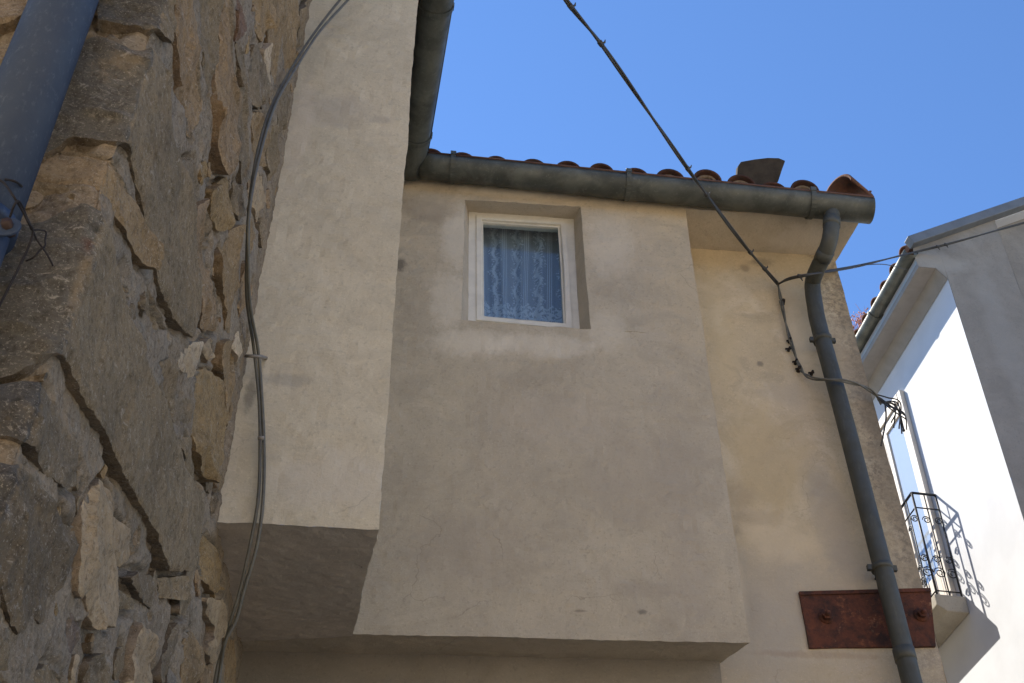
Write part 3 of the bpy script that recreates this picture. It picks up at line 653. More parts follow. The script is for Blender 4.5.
ST = [  # outline in photo px, colour, proud (m), edge softness (m)
 ([(25,160),(40,125),(60,75),(88,42),(110,43),(135,50),(157,52),(164,64),(167,80),(166,95),(172,134),(189,199),(201,279),(199,318),(190,338),(179,328),(160,290),(148,240),(140,190),(130,150),(120,142),(95,138),(70,132)], GY, .018, .012),
 ([(20,175),(35,150),(60,140),(100,147),(120,160),(130,180),(140,208),(152,250),(150,270),(140,262),(128,235),(118,212),(108,195),(80,182),(45,178)], TN, .004, .02),
 ([(-30,215),(0,212),(15,222),(35,222),(60,212),(85,206),(100,213),(107,240),(112,265),(120,295),(137,340),(149,372),(162,402),(175,445),(190,477),(203,507),(201,525),(194,555),(188,571),(166,571),(160,552),(150,525),(139,506),(119,472),(107,444),(87,412),(77,390),(67,362),(57,353),(32,367),(8,374),(-30,376)], GY, .022, .010),
 ([(-30,382),(0,381),(25,379),(50,385),(60,400),(67,422),(80,447),(83,472),(82,487),(67,487),(50,474),(38,449),(30,442),(0,436),(-30,440)], BG, .012, .012),
 ([(-30,462),(0,460),(12,464),(37,474),(45,490),(55,505),(62,515),(80,540),(78,566),(60,595),(55,600),(48,628),(38,618),(24,635),(13,626),(8,600),(5,588),(-30,592)], DK, .012, .012),
 ([(97,487),(107,477),(116,492),(118,530),(115,555),(122,570),(119,600),(116,628),(108,627),(97,630),(90,605),(84,585),(81,599),(76,592),(81,548),(88,512)], LT, .016, .008),
 ([(121,515),(134,533),(133,558),(129,567),(121,565),(117,552)], LT, .006, .01),
 ([(130,578),(140,570),(156,578),(159,598),(155,611),(143,596),(138,588)], BG, .008, .006),
 ([(127,588),(139,601),(137,610),(123,611)], GY, .0, .006),
 ([(167,578),(186,577),(185,600),(167,598)], GY, .006, .006),
 ([(200,550),(201,561),(192,614),(181,616),(178,611),(188,586)], GY, .004, .008),
 ([(144,621),(162,647),(163,700),(126,700),(136,647)], LT, .008, .01),
 ([(104,652),(114,664),(118,695),(95,695),(95,667)], BG, .004, .008),
 ([(73,614),(89,616),(86,637),(78,662),(73,652),(68,632)], (.17,.14,.13), .002, .008),
 ([(-20,622),(0,626),(19,639),(19,672),(12,677),(-20,672)], GY, .006, .01),
 ([(40,675),(61,664),(71,672),(73,700),(38,700)], GY, .002, .01),
 ([(209,599),(219,599),(224,611),(221,629),(211,664),(207,652),(214,629)], LT, .02, .012),
 ([(181,621),(183,642),(178,662),(168,690),(163,680),(172,650)], BG, .0, .008),
 ([(190,640),(198,630),(202,650),(196,690),(186,690)], TN, .0, .01),
 ([(204,668),(214,664),(216,700),(203,700)], PK, .006, .01),
 ([(228,620),(238,640),(236,690),(228,690)], TN, .0, .02),
 ([(205,540),(214,528),(222,560),(226,590),(214,594),(206,570)], YL, -.01, .02),
 ([(172,-60),(190,-60),(195,0),(200,20),(203,50),(203,82),(206,105),(203,125),(196,140),(190,120),(182,100),(177,65),(173,30)], PK, .006, .015),
 ([(201,-60),(221,-60),(221,0),(220,30),(217,62),(212,100),(210,107),(207,75),(203,37)], GY, .002, .012),
 ([(222,-60),(238,-60),(236,0),(237,25),(238,55),(243,95),(240,117),(237,140),(235,170),(222,175),(216,140),(216,105),(220,65),(221,30)], PK, .012, .010),
 ([(240,42),(250,52),(252,100),(253,170),(247,185),(244,140),(243,100)], BG, -.004, .02),
 ([(237,-50),(245,-50),(245,0),(246,32),(238,42)], (.22,.15,.12), .0, .012),
 ([(258,-50),(272,-50),(272,0),(274,12),(269,42),(264,42),(260,25)], TN, .006, .012),
 ([(274,-50),(283,-50),(284,50),(282,87),(278,92),(274,62),(272,30)], TN, .002, .012),
 ([(267,50),(272,42),(274,60),(271,87),(268,75)], WH, .01, .008),
 ([(257,45),(264,45),(267,70),(269,92),(264,109),(257,105),(254,82)], BG, .0, .012),
 ([(286,-50),(300,-50),(302,25),(297,62),(289,75),(286,50)], TN, -.002, .015),
 ([(303,10),(312,0),(306,45),(302,50)], BG, .0, .012),
 ([(284,85),(292,80),(290,120),(284,135),(281,110)], BG, .0, .012),
 ([(258,112),(268,112),(274,135),(270,165),(260,170),(256,140)], TN, -.004, .014),
 ([(274,130),(282,124),(283,160),(276,185),(271,170)], GY, .002, .012),
 ([(183,160),(200,160),(205,190),(196,210),(191,212),(186,190)], BG, .0, .01),
 ([(195,214),(210,197),(217,220),(216,245),(212,265),(217,282),(226,309),(225,330),(210,332),(202,310),(205,282),(198,247),(193,227)], PK, .004, .012),
 ([(213,190),(234,175),(234,207),(228,230),(222,232),(215,212)], YL, .004, .012),
 ([(228,242),(239,222),(244,235),(243,282),(237,310),(234,340),(230,332),(228,300),(222,277),(222,255)], TN, .008, .012),
 ([(249,227),(256,215),(259,237),(254,255),(251,257)], TN, .006, .01),
 ([(238,180),(248,190),(250,215),(243,222),(238,205)], BG, .0, .012),
 ([(258,170),(266,175),(268,200),(262,225),(257,200)], LT, -.002, .012),
 ([(246,260),(252,262),(252,300),(246,330),(242,310)], PK, .0, .012),
 ([(152,284),(167,319),(175,336),(158,334),(140,304)], GY, -.004, .012),
 ([(183,352),(193,344),(202,340),(203,350),(195,377),(188,377),(181,367)], WH, .014, .008),
 ([(160,360),(175,352),(183,377),(182,397),(197,400),(195,420),(188,426),(180,422),(172,400),(167,377)], BG, .002, .01),
 ([(201,372),(212,367),(227,385),(226,422),(224,460),(212,484),(205,472),(196,447),(195,427),(200,397)], YL, .008, .015),
 ([(225,340),(239,340),(244,365),(239,390),(232,432),(228,422),(228,390),(222,365)], TN, .0, .012),
 ([(180,440),(191,437),(196,460),(205,480),(207,500),(202,502),(195,487),(185,457)], GY, -.002, .01),
 ([(204,345),(216,338),(220,358),(210,364)], LT, .004, .01),
 ([(236,345),(241,330),(244,345),(241,365)], WH, .012, .008),
 ([(-60,-40),(25,-40),(30,0),(20,20),(-30,30)], TN, .0, .02),
 ([(98,5),(110,-50),(165,-50),(172,5),(174,28),(168,45),(150,32),(120,25),(98,22)], GY, .012, .02),
 ([(-40,45),(0,40),(22,50),(10,75),(-40,85)], TN, .0, .02),
]
# mortar bed: a height field; stones: each hewn block triangulated with its own face and sides
def axis(segs):
    a = []
    for lo, hi, st in segs: a += list(np.arange(lo, hi-1e-6, st))
    return np.array(a+[segs[-1][1]])
sA = axis([(-1.5, -.45, .05), (-.45, -.05, .007), (-.05, .9, .0055), (.9, lenA, .009), (lenA, lenA+lenB, .016)])
zA = axis([(0, 2.3, .1), (2.3, 4.7, .006), (4.7, 7.0, .011), (7.0, 8.2, .1)])
SS, ZZ = np.meshgrid(sA, zA)
wp3 = np.stack([SS, ZZ, np.zeros_like(SS)], -1)
D = np.full(SS.shape, -9.)
def poly_dist(A_, X, Y):
    dmin = np.full(X.shape, 9.); ins = np.zeros(X.shape, bool)
    for k in range(len(A_)):
        a, b_ = A_[k], A_[(k+1) % len(A_)]; ab = b_-a; t = np.clip(((X-a[0])*ab[0]+(Y-a[1])*ab[1])/(ab@ab+1e-12), 0, 1)
        dmin = np.minimum(dmin, np.hypot(X-a[0]-t*ab[0], Y-a[1]-t*ab[1]))
        cr = ((a[1] > Y) != (b_[1] > Y)) & (X < (b_[0]-a[0])*(Y-a[1])/(b_[1]-a[1]+1e-12)+a[0]); ins ^= cr
    return np.where(ins, dmin, -dmin)
def stamp(A_):
    lo = A_.min(0)-.09; hi = A_.max(0)+.09
    i0, i1 = np.searchsorted(sA, [lo[0], hi[0]]); j0, j1 = np.searchsorted(zA, [lo[1], hi[1]])
    if i1 > i0 and j1 > j0: D[j0:j1, i0:i1] = np.maximum(D[j0:j1, i0:i1], poly_dist(A_, SS[j0:j1, i0:i1], ZZ[j0:j1, i0:i1]))
rng = random.Random(3)
stones = []          # outline (s, z), colour, proud, kind
for k, (pl, c, h, e) in enumerate(ST): stones.append((np.array([px2sz(*p) for p in pl]), c, h, 'quoin' if k in (0, 2) else 'rubble'))
z = 0.1
while z < 8.1:       # courses of rubble where the photograph does not reach
    hh = rng.uniform(.12, .24); s = -1.5
    while s < lenA+lenB:
        ww = rng.uniform(.16, .5); cx, cz = s+ww/2, z+hh/2
        Pc, _ = wall_frame(np.array([cx])); px, py = proj((*Pc[0], cz))
        if not (Pc[0][1] > .2 and -70 < px < 330 and -60 < py < 705):
            j = lambda: rng.uniform(-.02, .02)
            stones.append((np.array([(s+j(), z+j()), (cx, z+j()*.7), (s+ww-.03+j(), z+j()), (s+ww-.02+j(), cz), (s+ww-.03+j(), z+hh-.03+j()), (cx, z+hh-.02+j()*.7), (s+j(), z+hh-.03+j()), (s-.01, cz)]), rng.choice([GY, BG, TN, PK, DK, LT]), rng.uniform(-.004, .012), 'hidden'))
        s += ww
    z += hh
for A_, c, h, kd in stones: stamp(A_)
# pinning stones pressed into the wider joints
cand = 0; tries = 0
while cand < 190 and tries < 9000:
    tries += 1
    px, py = rng.uniform(-10, 322), rng.uniform(-30, 690); s0, z0_ = px2sz(px, py)
    if not (-.4 < s0 < lenA+lenB-.1 and 2.35 < z0_ < 6.95): continue
    d_ = D[min(np.searchsorted(zA, z0_), len(zA)-1), min(np.searchsorted(sA, s0), len(sA)-1)]
    if d_ > -.016: continue
    r = min(-d_-.004, rng.uniform(.018, .055)); asp = rng.uniform(.5, .95) if s0 < .8 else rng.uniform(.7, 1.); ang0 = rng.uniform(0, 6.28); ne = rng.randint(5, 8); th = rng.uniform(-.5, .5)
    P = []
    for q in range(ne):
        t = ang0+2*math.pi*(q+rng.uniform(-.25, .25))/ne; rr = r*rng.uniform(.78, 1.08); x_, y_ = rr*math.cos(t)*(asp if rng.random() < 2 else 1), rr*math.sin(t)
        P.append((s0+x_*math.cos(th)-y_*math.sin(th), z0_+x_*math.sin(th)+y_*math.cos(th)))
    A_ = np.array(P); stones.append((A_, rng.choice([GY, BG, TN, PK, DK, LT, YL, TN, PK]), rng.uniform(-.012, .004), 'pin')); stamp(A_); cand += 1
def facets(S_, Z_, size, seed, slope, aspect=1.0):
    """rough-hewn planes: lower envelope of randomly tilted facets"""
    u = S_/size; v = Z_/(size*aspect); iu = np.floor(u).astype(np.int64); iv = np.floor(v).astype(np.int64); best = np.full(u.shape, 9.)
    for a in (-1, 0, 1):
        for b_ in (-1, 0, 1):
            i, j = iu+a, iv+b_; cu = i+_h(i, j, seed); cv = j+_h(i, j, seed+1)
            gu = (_h(i, j, seed+2)-.5)*2; gv = (_h(i, j, seed+3)-.5)*2
            best = np.minimum(best, slope*(gu*(u-cu)+gv*(v-cv))+.55*((u-cu)**2+(v-cv)**2)*slope+_h(i, j, seed+4)*.5*slope)
    return best*size
# --- mortar
far = np.clip((SS-.7)/.6, 0, 1); fine = fbm(wp3*110, 3, .6)
deep = fbm(wp3*np.array([6, 3.5, 1])+90, 4, .6)
H = -.011-.006*far+.010*fbm(wp3*7+50, 4)+.007*fbm(wp3*34+9, 3, .6)+.0022*fine-.026*np.clip(deep*2.6-.6, 0, 1)
gap = np.exp(-((D+.006)/.012)**2)*np.clip(fbm(wp3*6+200, 2)*3.2+.25+.25*far, 0, 1)
H = H-.030*gap; H = np.where(D > .012, -.055, H)
Pb, nn = wall_frame(SS)
P3 = np.concatenate([Pb+nn*(H-.008*np.exp(-(SS/.02)**2))[..., None], ZZ[..., None]], -1)
colr = np.array([.29, .23, .158])*(1+.3*fbm(wp3*12+8, 4)+.2*fine)[..., None]
w_ = np.clip(fbm(wp3*4+31, 3)*1.8, 0, 1)[..., None]*.5; colr = colr*(1-w_)+np.array([.27, .235, .185])*w_
rs, rz_ = px2sz(88, 243)
def rust_on(c, S_, Z_, nz_):
    r = np.hypot((S_-rs)/.013, (Z_-rz_)/np.where(Z_ < rz_, .035, .014))+.6*nz_; k = (np.clip(1.15-r, 0, 1)*.9)[..., None]; c = c*(1-k)+np.array([.16, .05, .02])*k
    r = np.hypot((S_-rs-.005)/.012, (Z_-rz_+.10)/.11)+.5*nz_; k = (np.clip(1.1-r, 0, 1)*.5)[..., None]; return c*(1-k)+np.array([.42, .30, .17])*k
nz, ns = SS.shape
ii = np.arange(ns-1)[None, :]+ns*np.arange(nz-1)[:, None]
mq = np.stack([ii, ii+1, ii+1+ns, ii+ns], -1).reshape(-1, 4)
mort_V, mort_F, mort_C = P3.reshape(-1, 3), mq, np.clip(colr.reshape(-1, 3), .02, .7)
# --- stones
from mathutils.geometry import delaunay_2d_cdt
sv, sc_, stri, squad, base_i = [], [], [], [], 0
for si, (A_, c, h, kd) in enumerate(stones):
    n_ = len(A_); B_ = []
    area = .5*np.sum(A_[:, 0]*np.roll(A_[:, 1], -1)-np.roll(A_[:, 0], -1)*A_[:, 1])
    if area < 0: A_ = A_[::-1]
    for k in range(n_):                                                   # nick the corners off
        p, q, r = A_[k-1], A_[k], A_[(k+1) % n_]; f = .14 if kd != 'hidden' else .25
        B_ += [q+(p-q)*min(f, .012/max(1e-6, np.linalg.norm(p-q))), q+(r-q)*min(f, .012/max(1e-6, np.linalg.norm(r-q)))]
    B_ = np.array(B_); cen = B_.mean(0); e = .03 if kd == 'hidden' else (.0055 if cen[0] < .8 else .0085)
    O = []
    for k in range(len(B_)):
        p, q = B_[k], B_[(k+1) % len(B_)]; m_ = max(1, int(np.linalg.norm(q-p)/e))
        for t in range(m_): O.append(p+(q-p)*t/m_)
    O = np.array(O); tg = np.roll(O, -1, 0)-np.roll(O, 1, 0); tg /= np.linalg.norm(tg, axis=1, keepdims=True)+1e-9; on_ = np.stack([tg[:, 1], -tg[:, 0]], -1)
    q3 = np.stack([O[:, 0], O[:, 1], np.full(len(O), si*3.7)], -1)
    jag = (.006*fbm(q3*14, 3)+.0045*fbm(q3*55, 3, .6))*(1 if kd != 'pin' else .5)
    O = O+on_*jag[:, None]
    lo, hi = O.min(0), O.max(0); g = e*1.35
    GX, GZ = np.meshgrid(np.arange(lo[0], hi[0], g), np.arange(lo[1], hi[1], g)); rs_ = np.random.RandomState(si)
    GX = GX+rs_.uniform(-.3, .3, GX.shape)*g; GZ = GZ+rs_.uniform(-.3, .3, GZ.shape)*g
    dd_ = poly_dist(O, GX, GZ); k_ = dd_ > e*.7; IN = np.stack([GX[k_], GZ[k_]], -1)
    if lo[0] < -.004 and hi[0] > .004 and len(IN): IN[np.abs(IN[:, 0]) < g*.5, 0] = 0.0
    PT_ = np.concatenate([O, IN]) if len(IN) else O; no = len(O)
    vo, _, fo_, ov__, _, _ = delaunay_2d_cdt([Vector(p) for p in PT_], [], [list(range(no))], 1, 1e-7)
    Q = np.array([(p.x, p.y) for p in vo]); 
    if len(Q) < 3: continue
    Dq = np.abs(poly_dist(O, Q[:, 0], Q[:, 1])); w3 = np.stack([Q[:, 0], Q[:, 1], np.full(len(Q), si*5.3)], -1)
    size = math.sqrt(abs(area)); quo = kd == 'quoin'
    ta, tb_ = rng.uniform(-.10, .10), rng.uniform(-.08, .08)
    fl = (Q[:, 0] < .004)                                                 # street face of a quoin
    k1 = np.where(fl, .9, .35) if quo else .85
    hgt = h*.8-.002+k1*(.010*fbm(w3*6, 4)+.75*facets(Q[:, 0]+si*.37, Q[:, 1]+si*.21, min(.12, max(.03, size*.55)), 11, .42, .8)+.45*facets(Q[:, 0]+si*.17, Q[:, 1]+si*.31, .03, 29, .42, .6)-.012)+.0022*fbm(w3*70, 3, .6)+.0012*fbm(w3*np.array([30, 170, 1]), 2)
    if not quo: hgt = hgt+np.clip(ta*(Q[:, 0]-cen[0])+tb_*(Q[:, 1]-cen[1]), -.012, .012)
    split = np.abs(fbm(w3*np.array([6, 26, 1.])+70, 4, .6)); crk = np.exp(-(split/.03)**2)*np.clip(fbm(w3*5+81, 2)*2.5, 0, 1); hgt = hgt-.007*crk*(1 if not quo else .4)
    hgt = hgt-(.0035+.003*fbm(w3*30+9, 2))*np.exp(-(Dq/.004)**2)-.006*np.exp(-(Dq/.016)**2)*np.clip(fbm(w3*9+44, 3)*2.2, 0, 1)
    if quo or lo[0] < -.02 < .02 < hi[0]: hgt = hgt-.010*np.exp(-(Q[:, 0]/.012)**2)*np.clip(.5+1.4*fbm(w3*16+5, 3), 0, 1.6)
    Pq, nq_ = wall_frame(Q[:, 0]); V3 = np.concatenate([Pq+nq_*hgt[:, None], Q[:, 1:2]], -1)
    nzm = fbm(w3*22, 4, .6)
    col = np.array(c)*(1+.26*fbm(w3*5+2, 3)+.24*nzm-.35*crk)[:, None]
    wm = (np.clip(fbm(w3*6+14, 4)*1.6, 0, 1)*.4)[:, None]; col = col*(1-wm)+np.array([.35, .265, .165])*wm
    hw = ((Q[:, 0] < .010) & (kd != 'hidden') & (c in (GY, BG, DK)))[:, None]*1.; col = col*(1-hw)+col*np.array([.56, .61, .68])*hw  # street faces tinted darker and greyer to offset the warm bounce light
    hr = ((Q[:, 0] >= .010) & (kd != 'hidden'))[:, None]*1.; col = col*(1-hr)+col*np.array([1.06, .98, .83])*hr  # receding faces tinted warmer to offset the blue skylight on them
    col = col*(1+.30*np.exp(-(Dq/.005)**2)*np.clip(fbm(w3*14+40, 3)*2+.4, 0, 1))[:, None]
    if si == 2: col = rust_on(col, Q[:, 0], Q[:, 1], nzm)
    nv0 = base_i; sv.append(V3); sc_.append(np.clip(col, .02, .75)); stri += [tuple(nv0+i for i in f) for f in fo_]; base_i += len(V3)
    # sides: rings going back into the mortar
    idx = [-1]*no
    for vi, src in enumerate(ov__):
        for o_ in src:
            if o_ < no: idx[o_] = vi
    if min(idx) < 0: continue
    top = V3[idx]; Ps, nS = wall_frame(O[:, 0]); on3 = on_
    nr = 5; rings = [top]; hto = hgt[idx]
    for k in range(1, nr+1):
        dpt = hto-(hto+.065)*k/nr; w = np.stack([O[:, 0], O[:, 1], np.full(no, k*.35+si)], -1)
        O2 = O-on_*(.003*k/nr)[:, None] if False else O+on_*((-.004*k/nr)+.005*fbm(w*np.array([30, 30, 1]), 3, .6))[:, None]
        P2, n2 = wall_frame(O2[:, 0]); rings.append(np.concatenate([P2+n2*dpt[:, None], O2[:, 1:2]], -1))
    cside = np.array(c)*(1+.3*fbm(np.stack([O[:, 0], O[:, 1], np.full(no, si)], -1)*20, 3))[:, None]*np.array([.95, .9, .84])
    for k, rg in enumerate(rings): sv.append(rg); sc_.append(np.clip(cside*.6+np.array([.32, .255, .168])*.4 if k > 2 else cside, .02, .7))
    for k in range(nr):
        for i in range(no):
            j = (i+1) % no; squad.append((base_i+k*no+i, base_i+(k+1)*no+i, base_i+(k+1)*no+j, base_i+k*no+j))
    base_i += no*(nr+1)
sbase = (float(CN[0])-.3, float(CN[1])+1, 0)
stone = thing("stone_house", "rough rubble stone house wall with large quoins at its corner", "house", sbase)
def fast_mesh(name, V_, tris, quads, C_):
    me = bpy.data.meshes.new(name); V_ = (np.asarray(V_)-np.array(sbase)).astype(np.float32)
    me.vertices.add(len(V_)); me.vertices.foreach_set("co", V_.ravel())
    t_ = np.array(tris, np.int32).reshape(-1, 3); q_ = np.array(quads, np.int32).reshape(-1, 4)
    me.loops.add(t_.size+q_.size); me.loops.foreach_set("vertex_index", np.concatenate([t_.ravel(), q_.ravel()]))
    me.polygons.add(len(t_)+len(q_)); me.polygons.foreach_set("loop_start", np.concatenate([np.arange(len(t_))*3, t_.size+np.arange(len(q_))*4]).astype(np.int32))
    me.update(calc_edges=True); me.polygons.foreach_set("use_smooth", np.ones(len(t_)+len(q_), bool))
    ca = me.color_attributes.new("stone_colour", 'FLOAT_COLOR', 'POINT'); ca.data.foreach_set("color", np.concatenate([C_, np.ones((len(C_), 1))], 1).astype(np.float32).ravel())
    me.validate(); return me
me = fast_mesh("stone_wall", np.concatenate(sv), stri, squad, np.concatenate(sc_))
me_m = fast_mesh("mortar", mort_V, [], mort_F, mort_C)
m_st, n, l, b = mat("rubble_stone"); nt = m_st.node_tree
at_ = N(nt, "ShaderNodeAttribute"); at_.attribute_name = "stone_colour"
c1 = at_.outputs["Color"]
c1 = mix(nt, ramp(nt, tex(nt, 16, 7, .72, dist=.6), .50, .66, 0, .5), c1, (.62, .58, .54), 'MULTIPLY')
c1 = mix(nt, ramp(nt, tex(nt, 60, 7, .75), .48, .62, 0, .7), c1, (.50, .48, .45), 'MULTIPLY')
c1 = mix(nt, ramp(nt, tex(nt, 34, 7, .75, scaled(nt, (1, 1, 1.6), loc=(3, 9, 4)), .8), .56, .68, 0, .55), c1, (.50, .44, .35))
c1 = mix(nt, ramp(nt, tex(nt, 210, 4, .7), .55, .68, 0, .5), c1, (.52, .46, .37))
c1 = mix(nt, ramp(nt, tex(nt, 260, 4, .7, scaled(nt, (1, 1, 1), loc=(7, 2, 5))), .57, .68, 0, .6), c1, (.10, .085, .065))
c1 = mix(nt, ramp(nt, tex(nt, 5, 6, .7, scaled(nt, (1, 1, 1), loc=(1, 7, 5))), .55, .70, 0, .35), c1, (.36, .25, .13))
l.new(c1, b.inputs["Base Color"]); b.inputs["Roughness"].default_value = .92; b.inputs["Specular IOR Level"].default_value = .2
hb = mth(nt, 'ADD', tex(nt, 55, 6, .7), mth(nt, 'MULTIPLY', tex(nt, 240, 4, .65), .45))
l.new(bump(nt, hb, .75, .009), b.inputs["Normal"])
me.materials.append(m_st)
me_m.materials.append(m_st)
mo = bpy.data.objects.new("mortar", me_m); COL.objects.link(mo); mo.parent = stone
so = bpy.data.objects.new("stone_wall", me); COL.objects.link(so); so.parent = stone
# rear and far walls and the roof of the stone house
P0_, _ = wall_frame(np.array([-1.5, lenA+lenB])); a0 = np.array([*P0_[0], 0]); a1 = np.array([*P0_[1], 0])
mb = MB(); bx = np.array([-3.2, 0, 0]); z8 = Zv*8.2
mb.quad(a1, a1+bx, a1+bx+z8, a1+z8, 1); mb.quad(a1+bx, a0+bx*.6, a0+bx*.6+z8, a1+bx+z8, 1); mb.quad(a0+bx*.6, a0, a0+z8, a0+bx*.6+z8, 1)
mb.build("rear_wall", m_low, stone)
mb = MB(); cn3 = np.array([*CN, 8.2]); mb.prism([a0+z8+np.array([0, -.25, 0.]), cn3+np.array([.22, -.25, 0]), a1+z8+np.array([.22, 0, 0]), a1+bx+z8, a0+bx*.6+z8], Zv*.15)
mb.build("roof", m_tile, stone)

# --- blue grey downpipe on the stone house
m_bpipe, n, l, b = mat("blue_galvanised_pipe"); nt = m_bpipe.node_tree
c1 = mix(nt, ramp(nt, tex(nt, 5, 5, .6, scaled(nt, (1, 1, .3))), .35, .7), (.030, .045, .080), (.045, .064, .102))
c1 = mix(nt, ramp(nt, tex(nt, 90, 4, .7, scaled(nt, (1, 1, .45))), .52, .72, 0, .35), c1, (.12, .15, .19))
c1 = mix(nt, ramp(nt, tex(nt, 26, 6, .7), .70, .78, 0, .4), c1, (.28, .28, .27))
l.new(c1, b.inputs["Base Color"]); b.inputs["Metallic"].default_value = .0; b.inputs["Specular IOR Level"].default_value = .3
l.new(ramp(nt, tex(nt, 40, 4), .3, .7, .5, .65), b.inputs["Roughness"]); l.new(bump(nt, tex(nt, 120, 4), .08, .003), b.inputs["Normal"])
pY = CN[1]-.13
pu = hit(64.5, 0, (np.array([0, pY, 0]), np.array([0, 1., 0]))); pd = hit(-13, 200, (np.array([0, pY, 0]), np.array([0, 1., 0])))
pu[1] = pd[1] = pY; px_ = .5*(pu[0]+pd[0])
BR_ = .066
pm = lambda z: np.array([pu[0]+(pd[0]-pu[0])*(pu[2]-z)/(pu[2]-pd[2]), pY, z])
zj = pd[2]-.03
mb = MB(); mb.tube([pm(8.0), pm(6), pm(4.5), pm(zj-.04)], BR_, 32)
bp_ = mb.build("downpipe", m_bpipe, stone, label="blue grey galvanised downpipe on the stone wall")
mb = MB(); mb.tube([pm(zj+.05), pm(zj+.048), pm(zj-.10), pm(zj-1.0), pm(.1)], [BR_-.004, BR_-.006, BR_-.006, BR_-.008, BR_-.008], 32); mb.build("lower_pipe", m_bpipe, bp_)
mb = MB(); mb.tube([pm(zj-.028), pm(zj-.052)], BR_+.004, 32); br = mb.build("bracket", m_bpipe, bp_)
lugc = hit(8, 226, (np.array([0, pY-.03, 0]), np.array([0, 1., 0])))
mb = MB()
pts = [lugc+np.array([math.cos(q)*.022, 0, math.sin(q)*.022]) for q in np.linspace(-math.pi/2, math.pi/2, 9)]; pts += [lugc+np.array([-.09, 0, .022]), lugc+np.array([-.09, 0, -.022])]
mb.prism(pts, (0, .006, 0)); mb.build("lug", m_bpipe, bp_, bevel=.0015)
mb = MB(); mb.tube([lugc+np.array([0, .02, 0]), lugc+np.array([0, -.012, 0])], [.010, .010], 6); mb.build("bolt", simple("dull_bolt", (.06, .035, .026), .7, .3), br)

# rusty binding wire twisted round the pipe
m_wire = simple("rusty_wire", (.014, .009, .007), .8, 0, .4, 60, 0)
wy = lambda x, y, k: hit(x, y, (np.array([0, pY+k, 0]), np.array([0, 1., 0])))
mb = MB()
mb.tube(spline([wy(-8, 176, -.08), wy(4, 183, -.08), wy(14, 197, -.078), wy(22, 210, -.05), wy(28, 222, -.03), wy(33, 232, -.01), wy(28, 248, 0), wy(20, 265, .005), wy(10, 285, .01), wy(-4, 312, .015)], 8), .0022, 6)
mb.tube(spline([wy(0, 179, -.02), wy(10, 180, -.06), wy(18, 183, -.05), wy(23, 188, .0)], 8), .0024, 6)
mb.tube(spline([wy(10, 217, -.05), wy(14, 206, -.07), wy(18, 201, -.07), wy(23, 208, -.05), wy(26, 216, -.035), wy(32, 230, -.012)], 8), .0024, 6)
mb.tube(spline([wy(33, 230, -.01), wy(40, 230, 0), wy(46, 232, .01), wy(45, 240, .01), wy(45, 246, .01), wy(40, 250, .01), wy(34, 257, .01), wy(26, 261, .02)], 6), .0017, 6)
mb.tube(spline([wy(33, 231, -.01), wy(37, 240, .005), wy(42, 247, .01), wy(48, 256, .01), wy(53, 266, .02)], 6), .0017, 6)
o = mb.build("binding_wire", m_wire, weld=False); tag(o, "rusty twisted binding wire round the blue grey downpipe", "wire")

# ================================================================== cables
m_cab = simple("grey_cable", (.135, .128, .10), .55, 0, .25, 30, 0)
m_cab2 = simple("dark_cable", (.05, .048, .042), .6, 0, .3, 30, 0)
m_clip = simple("dull_clip", (.28, .26, .23), .6, .3)
def cab(pl): return spline([atY(x, y, Y) for x, y, Y in pl], 10)
jy = JX[1]
c1 = cab([(375, -40, 3.36), (340, 0, 3.34), (315, 32, 3.28), (293, 66, 3.16), (272, 105, 3.0), (258, 150, 2.9), (250, 200, 2.9), (247, 250, 2.98), (247, 300, 3.15), (254, 350, 3.36), (259, 400, 3.41), (260, 450, 3.43), (258, 500, 3.44), (250, 545, 3.48), (240, 590, 3.55), (231, 620, 3.6), (226, 640, 3.65), (218, 665, 3.7), (212, 700, 3.75)])
c2 = cab([(384, -40, 3.36), (348, 0, 3.34), (320, 31, 3.28), (297, 66, 3.16), (276, 103, 3.0), (261, 150, 2.9), (250, 205, 2.88), (248, 255, 2.96), (250, 305, 3.15), (258, 350, 3.36), (262, 400, 3.41), (264, 450, 3.43), (263, 500, 3.44), (257, 545, 3.48), (244, 590, 3.55), (236, 620, 3.6), (225, 642, 3.63), (221, 665, 3.7), (216, 700, 3.75)])
for k, cc in enumerate((c1, c2)):
    end = cc[-1]; cc = cc+[end+np.array([-.03, .05, -.5]), end+np.array([-.05, .08, -1.2])]
    mb = MB(); mb.tube(cc, .0058, 8); o = mb.build("wall_cable", m_cab)
    tag(o, ("grey cable hanging down beside the stone wall, the left strand of the pair", "grey cable hanging down beside the stone wall, the right strand of the pair")[k], "cable", "pair of cables beside the stone wall")
ck = thing("cable_clip", "pale metal clip pinning the pair of cables to the plastered block", "cable clip", atY(256, 356, 3.42))
mb = MB(); A_, B_ = atY(246, 356, 3.385), atY(266, 358, 3.46); mb.tube([A_, atY(250, 356, 3.365), atY(261, 356.5, 3.375), B_], .0065, 8); mb.build("strap", m_clip, ck)
mb = MB(); mb.tube([atY(258, 438, 3.40), atY(264, 438, 3.40)], .007, 8); o = mb.build("cable_clip", m_clip); tag(o, "small dark band tying the two cables below the metal clip", "cable clip")

